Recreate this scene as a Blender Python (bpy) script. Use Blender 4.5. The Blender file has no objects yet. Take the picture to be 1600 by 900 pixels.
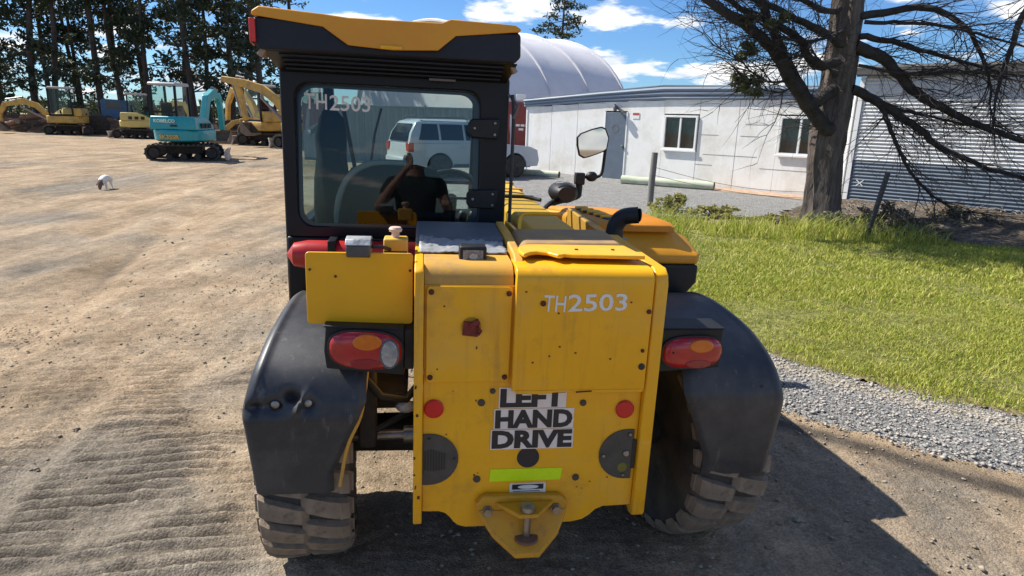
import bpy, bmesh, math, random
import numpy as np
from mathutils import Vector, Matrix, Euler
rad = math.radians
SC = bpy.context.scene
COL = SC.collection
# ------------------------------------------------------------------ camera
cam = bpy.data.cameras.new('camera'); camo = bpy.data.objects.new('camera', cam); COL.objects.link(camo)
cam.sensor_fit = 'HORIZONTAL'; cam.sensor_width = 36.0; cam.lens = 22.5
cam.clip_start = 0.05; cam.clip_end = 3000
PITCH, ROLL, CAMH = rad(14.6), rad(1.8), 1.6
fw = Vector((0, math.cos(PITCH), -math.sin(PITCH))); u0 = Vector((0, math.sin(PITCH), math.cos(PITCH))); r0 = Vector((1, 0, 0))
rr = math.cos(ROLL) * r0 + math.sin(ROLL) * u0; uu = -math.sin(ROLL) * r0 + math.cos(ROLL) * u0
camo.matrix_world = Matrix(((rr.x, uu.x, -fw.x, 0), (rr.y, uu.y, -fw.y, 0), (rr.z, uu.z, -fw.z, CAMH), (0, 0, 0, 1)))
SC.camera = camo
# ------------------------------------------------------------------ sky and sun
SUN = Vector((-0.87, 0.36, 1.0)).normalized()
SUN_EL = math.asin(SUN.z); SUN_AZ = math.atan2(SUN.x, SUN.y)
SKY_STRENGTH, SUN_STRENGTH = 0.066, 5.0
w = bpy.data.worlds.new('World'); SC.world = w; w.use_nodes = True
nt = w.node_tree; nt.nodes.clear()
def N(t, **k):
    n = nt.nodes.new(t)
    for a, b in k.items(): setattr(n, a, b)
    return n
sky = N('ShaderNodeTexSky', sky_type='NISHITA', sun_disc=False, sun_elevation=SUN_EL, sun_rotation=SUN_AZ, air_density=1.0, dust_density=0.15, ozone_density=3.0, altitude=60)
tc = N('ShaderNodeTexCoord'); sep = N('ShaderNodeSeparateXYZ'); nt.links.new(tc.outputs['Generated'], sep.inputs[0])
# clouds: a flat layer seen in perspective, direction / (z + k)
zc = N('ShaderNodeMath', operation='MAXIMUM'); zc.inputs[1].default_value = 0.0; nt.links.new(sep.outputs['Z'], zc.inputs[0])
za = N('ShaderNodeMath', operation='ADD'); za.inputs[1].default_value = 0.16; nt.links.new(zc.outputs[0], za.inputs[0])
dv = N('ShaderNodeVectorMath', operation='DIVIDE'); nt.links.new(tc.outputs['Generated'], dv.inputs[0])
cb = N('ShaderNodeCombineXYZ'); [nt.links.new(za.outputs[0], cb.inputs[i]) for i in range(3)]; nt.links.new(cb.outputs[0], dv.inputs[1])
mp = N('ShaderNodeMapping'); mp.inputs['Location'].default_value = (1.7, 2.9, 0.4); mp.inputs['Scale'].default_value = (1, 1, 1.6); nt.links.new(dv.outputs[0], mp.inputs[0])
n1 = N('ShaderNodeTexNoise'); n1.inputs['Scale'].default_value = 1.35; n1.inputs['Detail'].default_value = 9; n1.inputs['Roughness'].default_value = 0.56
nt.links.new(mp.outputs[0], n1.inputs['Vector'])
cr = N('ShaderNodeValToRGB'); cr.color_ramp.elements[0].position = 0.525; cr.color_ramp.elements[1].position = 0.60; cr.color_ramp.interpolation = 'EASE'
nt.links.new(n1.outputs[0], cr.inputs[0])
n2 = N('ShaderNodeTexNoise'); n2.inputs['Scale'].default_value = 3.0; n2.inputs['Detail'].default_value = 5; nt.links.new(mp.outputs[0], n2.inputs['Vector'])
cc = N('ShaderNodeValToRGB'); cc.color_ramp.elements[0].color = (8.0, 8.4, 9.2, 1); cc.color_ramp.elements[1].color = (12.5, 12.4, 12.2, 1); cc.color_ramp.elements[0].position = 0.35; cc.color_ramp.elements[1].position = 0.6
nt.links.new(n2.outputs[0], cc.inputs[0])
tint = N('ShaderNodeMix', data_type='RGBA', blend_type='MULTIPLY'); tint.inputs[0].default_value = 1.0; tint.inputs[7].default_value = (0.62, 0.92, 1.30, 1)
nt.links.new(sky.outputs[0], tint.inputs[6])
mx = N('ShaderNodeMix', data_type='RGBA'); nt.links.new(cr.outputs[0], mx.inputs[0]); nt.links.new(tint.outputs[2], mx.inputs[6]); nt.links.new(cc.outputs[0], mx.inputs[7])
bg = N('ShaderNodeBackground'); bg.inputs['Strength'].default_value = SKY_STRENGTH; nt.links.new(mx.outputs[2], bg.inputs['Color'])
wo = N('ShaderNodeOutputWorld'); nt.links.new(bg.outputs[0], wo.inputs[0])
sl = bpy.data.lights.new('sun', 'SUN'); sl.energy = SUN_STRENGTH; sl.angle = rad(0.53); sl.color = (1.0, 0.95, 0.87)
so = bpy.data.objects.new('sun', sl); COL.objects.link(so); so.rotation_euler = SUN.to_track_quat('Z', 'Y').to_euler(); so.location = (-20, 5, 30)
vs = SC.view_settings; vs.view_transform = 'Standard'; vs.look = 'None'; vs.exposure = 0.72; vs.gamma = 1.0; vs.use_curve_mapping = False
SC.cycles.max_bounces = 8; SC.cycles.transparent_max_bounces = 16

# ------------------------------------------------------------------ materials
MATS = {}
def pm(name, c1, c2=None, rough=0.5, metal=0.0, scale=6.0, detail=5.0, bump=0.0, bscale=60.0, spec=0.5, coat=0.0, c3=None, s3=2.0, t3=(0.55, 0.7), emit=None, stretch=(1, 1, 1), trans=0.0, rvar=0.0, grime=None):
    """principled paint: c1/c2 mixed by noise, c3 patches (dust, stains) by a second noise, fine bump"""
    m = bpy.data.materials.new(name); m.use_nodes = True; MATS[name] = m
    t = m.node_tree; b = t.nodes['Principled BSDF']
    b.inputs['Roughness'].default_value = rough; b.inputs['Metallic'].default_value = metal
    b.inputs['Specular IOR Level'].default_value = spec; b.inputs['Coat Weight'].default_value = coat; b.inputs['Coat Roughness'].default_value = 0.15
    def n(ty, **k):
        x = t.nodes.new(ty)
        for a, v in k.items(): setattr(x, a, v)
        return x
    c1 = (*c1, 1)
    b.inputs['Base Color'].default_value = c1
    co = n('ShaderNodeTexCoord'); mpn = n('ShaderNodeMapping'); mpn.inputs['Scale'].default_value = stretch
    t.links.new(co.outputs['Object'], mpn.inputs[0])
    out = None
    if c2 is not None:
        ns = n('ShaderNodeTexNoise'); ns.inputs['Scale'].default_value = scale; ns.inputs['Detail'].default_value = detail; ns.inputs['Roughness'].default_value = 0.62
        t.links.new(mpn.outputs[0], ns.inputs['Vector'])
        rp = n('ShaderNodeValToRGB'); rp.color_ramp.elements[0].position = 0.36; rp.color_ramp.elements[1].position = 0.66
        rp.color_ramp.elements[0].color = c1; rp.color_ramp.elements[1].color = (*c2, 1)
        t.links.new(ns.outputs[0], rp.inputs[0]); out = rp.outputs[0]
        if rvar:
            mr = n('ShaderNodeMapRange'); mr.inputs[3].default_value = rough - rvar; mr.inputs[4].default_value = rough + rvar
            t.links.new(ns.outputs[0], mr.inputs[0]); t.links.new(mr.outputs[0], b.inputs['Roughness'])
    if c3 is not None:
        n3 = n('ShaderNodeTexNoise'); n3.inputs['Scale'].default_value = s3; n3.inputs['Detail'].default_value = 8; n3.inputs['Roughness'].default_value = 0.7
        t.links.new(mpn.outputs[0], n3.inputs['Vector'])
        r3 = n('ShaderNodeValToRGB'); r3.color_ramp.elements[0].position = t3[0]; r3.color_ramp.elements[1].position = t3[1]
        t.links.new(n3.outputs[0], r3.inputs[0])
        mxn = n('ShaderNodeMix', data_type='RGBA'); t.links.new(r3.outputs[0], mxn.inputs[0])
        if out: t.links.new(out, mxn.inputs[6])
        else: mxn.inputs[6].default_value = c1
        mxn.inputs[7].default_value = (*c3, 1); out = mxn.outputs[2]
    if grime:
        for (gs, st, th, col, amt) in grime:
            mg = n('ShaderNodeMapping'); mg.inputs['Scale'].default_value = st; t.links.new(co.outputs['Object'], mg.inputs[0])
            ng = n('ShaderNodeTexNoise'); ng.inputs['Scale'].default_value = gs; ng.inputs['Detail'].default_value = 6; ng.inputs['Roughness'].default_value = 0.7; t.links.new(mg.outputs[0], ng.inputs['Vector'])
            rg = n('ShaderNodeValToRGB'); rg.color_ramp.elements[0].position = th[0]; rg.color_ramp.elements[1].position = th[1]; rg.color_ramp.elements[1].color = (amt, amt, amt, 1); t.links.new(ng.outputs[0], rg.inputs[0])
            mg2 = n('ShaderNodeMix', data_type='RGBA'); t.links.new(rg.outputs[0], mg2.inputs[0]); t.links.new(out, mg2.inputs[6]); mg2.inputs[7].default_value = (*col, 1); out = mg2.outputs[2]
    if out: t.links.new(out, b.inputs['Base Color'])
    if bump:
        nb = n('ShaderNodeTexNoise'); nb.inputs['Scale'].default_value = bscale; nb.inputs['Detail'].default_value = 4
        t.links.new(mpn.outputs[0], nb.inputs['Vector'])
        bn = n('ShaderNodeBump'); bn.inputs['Strength'].default_value = bump; bn.inputs['Distance'].default_value = 0.01
        t.links.new(nb.outputs[0], bn.inputs['Height']); t.links.new(bn.outputs[0], b.inputs['Normal'])
    if emit: b.inputs['Emission Color'].default_value = (*emit[:3], 1); b.inputs['Emission Strength'].default_value = emit[3]
    if trans: b.inputs['Transmission Weight'].default_value = trans
    return m
def glass(name, tint, ior=1.5, boost=1.0):
    m = bpy.data.materials.new(name); m.use_nodes = True; MATS[name] = m
    t = m.node_tree; t.nodes.clear()
    o = t.nodes.new('ShaderNodeOutputMaterial'); mix = t.nodes.new('ShaderNodeMixShader'); tr = t.nodes.new('ShaderNodeBsdfTransparent'); gl = t.nodes.new('ShaderNodeBsdfGlossy')
    lw = t.nodes.new('ShaderNodeFresnel'); lw.inputs[0].default_value = ior
    tr.inputs[0].default_value = (*tint, 1); gl.inputs['Roughness'].default_value = 0.015
    mu = t.nodes.new('ShaderNodeMath'); mu.operation = 'MULTIPLY'; mu.inputs[1].default_value = boost; mu.use_clamp = True
    ge = t.nodes.new('ShaderNodeNewGeometry'); fb = t.nodes.new('ShaderNodeMath'); fb.operation = 'SUBTRACT'; fb.inputs[0].default_value = 1.0; t.links.new(ge.outputs['Backfacing'], fb.inputs[1]); m2 = t.nodes.new('ShaderNodeMath'); m2.operation = 'MULTIPLY'; t.links.new(lw.outputs[0], m2.inputs[0]); t.links.new(fb.outputs[0], m2.inputs[1]); t.links.new(m2.outputs[0], mu.inputs[0]); t.links.new(mu.outputs[0], mix.inputs[0])
    t.links.new(tr.outputs[0], mix.inputs[1]); t.links.new(gl.outputs[0], mix.inputs[2]); t.links.new(mix.outputs[0], o.inputs[0])
    return m
def leafmat(name, c1, c2, tl=0.35, mid=None):
    m = bpy.data.materials.new(name); m.use_nodes = True; MATS[name] = m
    t = m.node_tree; b = t.nodes['Principled BSDF']; b.inputs['Roughness'].default_value = 0.55; b.inputs['Specular IOR Level'].default_value = 0.25
    g = t.nodes.new('ShaderNodeNewGeometry'); rp = t.nodes.new('ShaderNodeValToRGB')
    rp.color_ramp.elements[0].color = (*c1, 1); rp.color_ramp.elements[1].color = (*c2, 1)
    if mid: e = rp.color_ramp.elements.new(0.55); e.color = (*mid, 1)
    t.links.new(g.outputs['Random Per Island'], rp.inputs[0]); t.links.new(rp.outputs[0], b.inputs['Base Color'])
    tn = t.nodes.new('ShaderNodeBsdfTranslucent'); t.links.new(rp.outputs[0], tn.inputs[0])
    mix = t.nodes.new('ShaderNodeMixShader'); mix.inputs[0].default_value = tl
    t.links.new(b.outputs[0], mix.inputs[1]); t.links.new(tn.outputs[0], mix.inputs[2])
    t.links.new(mix.outputs[0], t.nodes['Material Output'].inputs[0])
    return m
YEL = pm('yellow_paint', (0.86, 0.425, 0.002), (0.80, 0.385, 0.002), rough=0.44, scale=9, coat=0.08, c3=(0.50, 0.25, 0.03), s3=7, t3=(0.56, 0.80), bump=0.02, bscale=220, rvar=0.08, grime=[(3.0, (7, 7, 0.5), (0.56, 0.74), (0.36, 0.17, 0.03), 0.45), (3.5, (0.6, 9, 12), (0.66, 0.70), (0.85, 0.55, 0.20), 0.35), (75.0, (1, 1, 1), (0.70, 0.74), (0.12, 0.05, 0.02), 0.85), (2.0, (1, 1, 1), (0.52, 0.75), (0.62, 0.38, 0.10), 0.6)])
YELD = pm('yellow_paint_dusty', (0.66, 0.33, 0.02), (0.50, 0.28, 0.06), rough=0.62, scale=7, c3=(0.30, 0.20, 0.11), s3=9, t3=(0.5, 0.78), bump=0.05, bscale=160)
YELB = pm('yellow_panel_plate', (0.80, 0.40, 0.0), (0.74, 0.36, 0.002), rough=0.36, scale=4, coat=0.2, c3=(0.55, 0.30, 0.04), s3=6, t3=(0.6, 0.85))
HOOD = pm('yellow_cover_faded', (0.72, 0.31, 0.012), (0.65, 0.27, 0.012), rough=0.5, scale=5, c3=(0.5, 0.26, 0.06), s3=8, t3=(0.6, 0.8))
BLK = pm('black_plastic', (0.009, 0.010, 0.011), (0.015, 0.016, 0.017), rough=0.5, spec=0.35, scale=14, bump=0.05, bscale=400)
BLKM = pm('black_frame_paint', (0.005, 0.006, 0.009), (0.008, 0.009, 0.013), rough=0.42, spec=0.3, scale=8, rvar=0.08)
BLKR = pm('roof_black_moulding', (0.009, 0.012, 0.019), (0.012, 0.015, 0.023), rough=0.55, spec=0.35, scale=6, c3=(0.05, 0.045, 0.04), s3=6, t3=(0.6, 0.8))
FEND = pm('fender_plastic', (0.018, 0.021, 0.027), (0.028, 0.031, 0.037), rough=0.46, scale=5, c3=(0.095, 0.09, 0.082), s3=4, t3=(0.42, 0.85), bump=0.03, bscale=150, rvar=0.1, grime=[(6.0, (6, 6, 0.8), (0.60, 0.70), (0.16, 0.15, 0.14), 0.5), (30.0, (1, 1, 5), (0.68, 0.72), (0.20, 0.19, 0.18), 0.5)])
RUB = pm('tyre_rubber', (0.035, 0.032, 0.030), (0.075, 0.066, 0.056), rough=0.85, scale=10, c3=(0.13, 0.10, 0.07), s3=6, t3=(0.45, 0.8), bump=0.2, bscale=120)
RUBD = pm('tyre_tread_dusty', (0.27, 0.21, 0.15), (0.16, 0.125, 0.09), rough=0.95, scale=9, c3=(0.05, 0.045, 0.04), s3=12, t3=(0.55, 0.75), bump=0.3, bscale=90)
STEEL = pm('steel', (0.35, 0.34, 0.32), (0.25, 0.22, 0.19), rough=0.42, metal=0.9, scale=30)
RUST = pm('rusty_steel', (0.20, 0.10, 0.05), (0.11, 0.06, 0.04), rough=0.8, scale=20, c3=(0.3, 0.2, 0.12), s3=10)
DARK = pm('dark_grime', (0.02, 0.018, 0.016), (0.045, 0.038, 0.03), rough=0.8, scale=12, bump=0.2, bscale=80)
REDL = pm('red_lens', (0.42, 0.01, 0.012), (0.34, 0.008, 0.012), rough=0.12, scale=30, coat=0.5, bump=0.05, bscale=500)
AMBL = pm('amber_lens', (0.62, 0.16, 0.005), (0.55, 0.12, 0.004), rough=0.12, scale=40, coat=0.5, bump=0.05, bscale=500)
CLRL = pm('clear_lens', (0.42, 0.45, 0.46), (0.22, 0.24, 0.25), rough=0.10, scale=60, metal=0.35, coat=0.6)
REDR = pm('red_reflector', (0.62, 0.012, 0.01), (0.50, 0.01, 0.01), rough=0.25, scale=80, bump=0.1, bscale=600)
REDP = pm('red_paint', (0.48, 0.015, 0.015), (0.38, 0.012, 0.012), rough=0.35, scale=10, c3=(0.25, 0.05, 0.03), s3=9)
BOLT = pm('bolt_dark_red', (0.10, 0.018, 0.008), (0.05, 0.012, 0.008), rough=0.6, scale=60)
WHT = pm('white_vinyl', (0.78, 0.76, 0.72), (0.70, 0.67, 0.62), rough=0.5, scale=25)
PINK = pm('sticker_backing', (0.80, 0.72, 0.66), (0.74, 0.64, 0.56), rough=0.5, scale=20)
INK = pm('black_ink', (0.018, 0.018, 0.02), rough=0.5)
FLUO = pm('fluorescent_strip', (0.62, 0.85, 0.0), (0.56, 0.80, 0.0), rough=0.3, scale=40, c3=(0.4, 0.45, 0.02), s3=30, t3=(0.66, 0.8))
FOIL = pm('silver_foil', (0.42, 0.43, 0.44), (0.30, 0.31, 0.31), rough=0.45, metal=0.35, scale=18, bump=0.5, bscale=28)
GREYC = pm('grey_cover', (0.085, 0.095, 0.11), (0.11, 0.12, 0.135), rough=0.55, scale=12)
CREAM = pm('cream_knob', (0.66, 0.48, 0.38), rough=0.4)
SEATM = pm('seat_fabric', (0.009, 0.010, 0.010), (0.014, 0.015, 0.015), rough=0.9, scale=40, spec=0.15)
TRIM = pm('cab_trim_grey', (0.10, 0.105, 0.11), (0.13, 0.13, 0.135), rough=0.6, scale=8)
GLS = glass('cab_glass', (0.74, 0.81, 0.79), 1.5, 1.1)
GLSF = glass('cab_front_glass', (0.86, 0.90, 0.88), 1.45, 1.0)
GLSD = glass('dark_vehicle_glass', (0.10, 0.12, 0.13), 1.5, 2.2)
MIRR = pm('mirror_face', (0.50, 0.51, 0.50), rough=0.03, metal=1.0)

# ------------------------------------------------------------------ mesh helpers
class MB:
    def __init__(s): s.v = []; s.f = []
    def add(s, vs, fs):
        o = len(s.v); s.v += [tuple(float(c) for c in p) for p in vs]; s.f += [tuple(i + o for i in f) for f in fs]; return s
    def box(s, x0, x1, y0, y1, z0, z1):
        return s.add([(x0,y0,z0),(x1,y0,z0),(x1,y1,z0),(x0,y1,z0),(x0,y0,z1),(x1,y0,z1),(x1,y1,z1),(x0,y1,z1)], [(0,3,2,1),(4,5,6,7),(0,1,5,4),(1,2,6,5),(2,3,7,6),(3,0,4,7)])
    def obox(s, c, size, rot=(0, 0, 0)):
        R = Euler(rot).to_matrix(); hx, hy, hz = [q / 2 for q in size]; c = Vector(c)
        vs = [c + R @ Vector((a * hx, b * hy, d * hz)) for d in (-1, 1) for a, b in ((-1, -1), (1, -1), (1, 1), (-1, 1))]
        return s.add(vs, [(0,3,2,1),(4,5,6,7),(0,1,5,4),(1,2,6,5),(2,3,7,6),(3,0,4,7)])
    def bar(s, a, b, wdt, h, up=(0, 0, 1)):
        a, b = Vector(a), Vector(b); d = (b - a).normalized(); u = Vector(up); sd = d.cross(u).normalized(); u = sd.cross(d)
        vs = [p + sd * (i * wdt / 2) + u * (j * h / 2) for p in (a, b) for i, j in ((-1, -1), (1, -1), (1, 1), (-1, 1))]
        return s.add(vs, [(0,1,2,3),(4,7,6,5),(0,4,5,1),(1,5,6,2),(2,6,7,3),(3,7,4,0)])
    def prism(s, poly, axis, a, b):
        def P(p, t): return (t, p[0], p[1]) if axis == 'x' else (p[0], t, p[1]) if axis == 'y' else (p[0], p[1], t)
        n = len(poly)
        return s.add([P(p, a) for p in poly] + [P(p, b) for p in poly], [tuple(range(n)), tuple(range(2 * n - 1, n - 1, -1))] + [(i, i + n, (i + 1) % n + n, (i + 1) % n) for i in range(n)])
    def ring(s, outer, inner, axis, a, b):
        def P(p, t): return (t, p[0], p[1]) if axis == 'x' else (p[0], t, p[1]) if axis == 'y' else (p[0], p[1], t)
        n = len(outer); vs = [P(p, t) for t in (a, b) for q in (outer, inner) for p in q]; f = []
        for i in range(n):
            j = (i + 1) % n
            f += [(i, j, n + j, n + i), (2*n+i, 3*n+i, 3*n+j, 2*n+j), (i, 2*n+i, 2*n+j, j), (n+i, n+j, 3*n+j, 3*n+i)]
        return s.add(vs, f)
    def loft(s, rings, caps=True, closed=True):
        n = len(rings[0]); vs = [p for r in rings for p in r]; f = []
        for k in range(len(rings) - 1):
            for i in range(n if closed else n - 1):
                j = (i + 1) % n; f.append((k*n+i, k*n+j, (k+1)*n+j, (k+1)*n+i))
        if caps: f += [tuple(range(n - 1, -1, -1)), tuple((len(rings) - 1) * n + i for i in range(n))]
        return s.add(vs, f)
    def tube(s, pts, r, n=8):
        pts = [Vector(p) for p in pts]; rs = r if isinstance(r, (list, tuple)) else [r] * len(pts)
        rings = []; up = None
        for i, p in enumerate(pts):
            d = (pts[min(i + 1, len(pts) - 1)] - pts[max(i - 1, 0)]).normalized()
            if up is None: up = Vector((0, 0, 1)) if abs(d.z) < 0.9 else Vector((1, 0, 0))
            sd = d.cross(up).normalized(); up = sd.cross(d).normalized()
            rings.append([p + (sd * math.cos(2*math.pi*k/n) + up * math.sin(2*math.pi*k/n)) * rs[i] for k in range(n)])
        return s.loft(rings)
    def lathe(s, prof, org, axis='x', n=32):
        rings = []
        for r, t in prof:
            ring = []
            for k in range(n):
                a = 2 * math.pi * k / n; c, q = r * math.cos(a), r * math.sin(a)
                ring.append((org[0]+t, org[1]+c, org[2]+q) if axis == 'x' else (org[0]+c, org[1]+t, org[2]+q) if axis == 'y' else (org[0]+c, org[1]+q, org[2]+t))
            rings.append(ring)
        return s.loft(rings)
    def ell(s, c, r, n=14, m=8):
        rings = []
        for j in range(1, m):
            t = math.pi * j / m - math.pi / 2
            rings.append([(c[0]+r[0]*math.cos(t)*math.cos(2*math.pi*k/n), c[1]+r[1]*math.cos(t)*math.sin(2*math.pi*k/n), c[2]+r[2]*math.sin(t)) for k in range(n)])
        return s.loft(rings)
    def build(s, name, mat, parent=None, bev=0.0, seg=2, sm=None, recalc=True, at=None):
        me = bpy.data.meshes.new(name); me.from_pydata(s.v, [], s.f)
        if recalc:
            bm = bmesh.new(); bm.from_mesh(me); bmesh.ops.recalc_face_normals(bm, faces=bm.faces); bm.to_mesh(me); bm.free()
        me.materials.append(mat); o = bpy.data.objects.new(name, me); COL.objects.link(o)
        if parent: o.parent = parent
        if at: o.location = at
        if bev:
            b = o.modifiers.new('bevel', 'BEVEL'); b.width = bev; b.segments = seg; b.limit_method = 'ANGLE'; b.angle_limit = rad(35)
            if sm is None: sm = 40
        if sm:
            me.shade_smooth(); me.set_sharp_from_angle(angle=rad(sm))
        return o
def tag(o, label=None, cat=None, group=None, kind=None):
    if label: o['label'] = label
    if cat: o['category'] = cat
    if group: o['group'] = group
    if kind: o['kind'] = kind
    return o
def empty(name, loc=(0, 0, 0), rot=(0, 0, 0), scale=1.0):
    o = bpy.data.objects.new(name, None); COL.objects.link(o); o.location = loc; o.rotation_euler = rot; o.scale = (scale,) * 3; o.empty_display_size = 0.2; return o
def dup(o, parent=None, loc=None, rot=None):
    c = o.copy(); COL.objects.link(c); c.parent = parent
    if loc is not None: c.location = loc
    if rot is not None: c.rotation_euler = rot
    for ch in list(o.children): dup(ch, c)
    return c
def rrect(x0, x1, z0, z1, r, n=5):
    out = []
    for cx, cz, a0 in ((x1-r, z1-r, 0), (x0+r, z1-r, 90), (x0+r, z0+r, 180), (x1-r, z0+r, 270)):
        for k in range(n + 1):
            a = rad(a0 + 90 * k / n); out.append((cx + r * math.cos(a), cz + r * math.sin(a)))
    return out
def ellp(cx, cz, rx, rz, n=24, p=2.0):
    out = []
    for k in range(n):
        a = 2 * math.pi * k / n; c, q = math.cos(a), math.sin(a)
        out.append((cx + rx * math.copysign(abs(c) ** (2 / p), c), cz + rz * math.copysign(abs(q) ** (2 / p), q)))
    return out
def text(name, s, height, width, mat, parent, loc, rot, ext=0.0012, bold=0.012, shear=0.0):
    """lettering as thin solid shapes; height is cap height, width the full line, loc its lower left corner"""
    cu = bpy.data.curves.new(name, 'FONT'); cu.body = s; cu.size = 1.0; cu.extrude = 0.004; cu.offset = bold; cu.shear = shear; cu.resolution_u = 3
    t = bpy.data.objects.new(name + '_tmp', cu); COL.objects.link(t)
    dg = bpy.context.evaluated_depsgraph_get(); me = bpy.data.meshes.new_from_object(t.evaluated_get(dg))
    bpy.data.objects.remove(t); bpy.data.curves.remove(cu)
    co = np.empty(len(me.vertices) * 3); me.vertices.foreach_get('co', co); co = co.reshape(-1, 3)
    mn, mxx = co.min(0), co.max(0); co = (co - mn) / (mxx - mn + 1e-9)
    co[:, 0] *= width; co[:, 1] *= height; co[:, 2] = (co[:, 2]) * ext
    me.vertices.foreach_set('co', co.ravel()); me.materials.clear(); me.materials.append(mat); me.name = name
    o = bpy.data.objects.new(name, me); COL.objects.link(o); o.parent = parent; o.location = loc; o.rotation_euler = rot; return o
def spline(pts, n=8):
    pts = [np.array(p, float) for p in pts]; P = [2 * pts[0] - pts[1]] + pts + [2 * pts[-1] - pts[-2]]; out = []
    for i in range(1, len(P) - 2):
        for k in range(n):
            t = k / n; out.append(tuple(0.5 * ((2*P[i]) + (-P[i-1]+P[i+1])*t + (2*P[i-1]-5*P[i]+4*P[i+1]-P[i+2])*t*t + (-P[i-1]+3*P[i]-3*P[i+1]+P[i+2])*t**3)))
    out.append(tuple(pts[-1])); return out
_rng = np.random.RandomState(7)
_tab = _rng.rand(256, 256)
def vnoise(x, y):
    xi = np.floor(x).astype(int); yi = np.floor(y).astype(int); fx = x - xi; fy = y - yi
    fx = fx*fx*(3-2*fx); fy = fy*fy*(3-2*fy); a = _tab[xi & 255, yi & 255]; b = _tab[(xi+1) & 255, yi & 255]; c = _tab[xi & 255, (yi+1) & 255]; d = _tab[(xi+1) & 255, (yi+1) & 255]
    return (a*(1-fx)+b*fx)*(1-fy)+(c*(1-fx)+d*fx)*fy
def fbm(x, y, o=4):
    s = 0; a = 0.5
    for k in range(o): s = s + a * vnoise(x * 2**k + 17.3*k, y * 2**k + 9.1*k); a *= 0.5
    return s

# ================================================================== GROUND
def GH(x, y):
    return -0.028 * np.tanh(x / 2.0) + 0.03 * (fbm(x * 0.35 + 40, y * 0.35 + 11, 2) - 0.375) * np.clip((np.hypot(x, y - 2.5) - 2.0) / 4, 0, 1)
def inpoly(x, y, poly):
    c = np.zeros(x.shape, bool); n = len(poly)
    for i in range(n):
        x1, y1 = poly[i]; x2, y2 = poly[(i + 1) % n]
        cond = ((y1 > y) != (y2 > y)); c ^= cond & (x < (x2 - x1) * (y - y1) / ((y2 - y1) + 1e-12) + x1)
    return c
def lines(lo, a, b, hi, step, g):
    c = list(np.arange(a, b, step)); s = step; p = a; L = []
    while p > lo: s *= g; p -= s; L.append(p)
    s = step; p = b; Rr = []
    while p < hi: Rr.append(p); s *= g; p += s
    return np.array(L[::-1] + c + Rr)
def sheet(name, X, Y, Z, mat, keep=None, attrs=None, smooth=True):
    ny, nx = X.shape; idx = np.arange(nx * ny).reshape(ny, nx)
    q = np.stack([idx[:-1, :-1], idx[:-1, 1:], idx[1:, 1:], idx[1:, :-1]], -1).reshape(-1, 4)
    if keep is not None:
        k = (keep[:-1, :-1] & keep[:-1, 1:] & keep[1:, 1:] & keep[1:, :-1]).ravel(); q = q[k]
        used = np.unique(q); rm = np.full(nx * ny, -1); rm[used] = np.arange(len(used)); q = rm[q]
    else: used = np.arange(nx * ny)
    V = np.stack([X.ravel()[used], Y.ravel()[used], Z.ravel()[used]], -1)
    me = bpy.data.meshes.new(name); me.vertices.add(len(V)); me.vertices.foreach_set('co', V.ravel())
    me.loops.add(q.size); me.loops.foreach_set('vertex_index', q.ravel().astype(np.int32))
    me.polygons.add(len(q)); me.polygons.foreach_set('loop_start', np.arange(0, q.size, 4, dtype=np.int32)); me.polygons.foreach_set('use_smooth', np.full(len(q), smooth))
    me.update(); me.validate()
    for an, av in (attrs or {}).items():
        a = me.attributes.new(an, 'FLOAT', 'POINT'); a.data.foreach_set('value', av.ravel()[used].astype(np.float32))
    me.materials.append(mat); o = bpy.data.objects.new(name, me); COL.objects.link(o); return o
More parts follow.
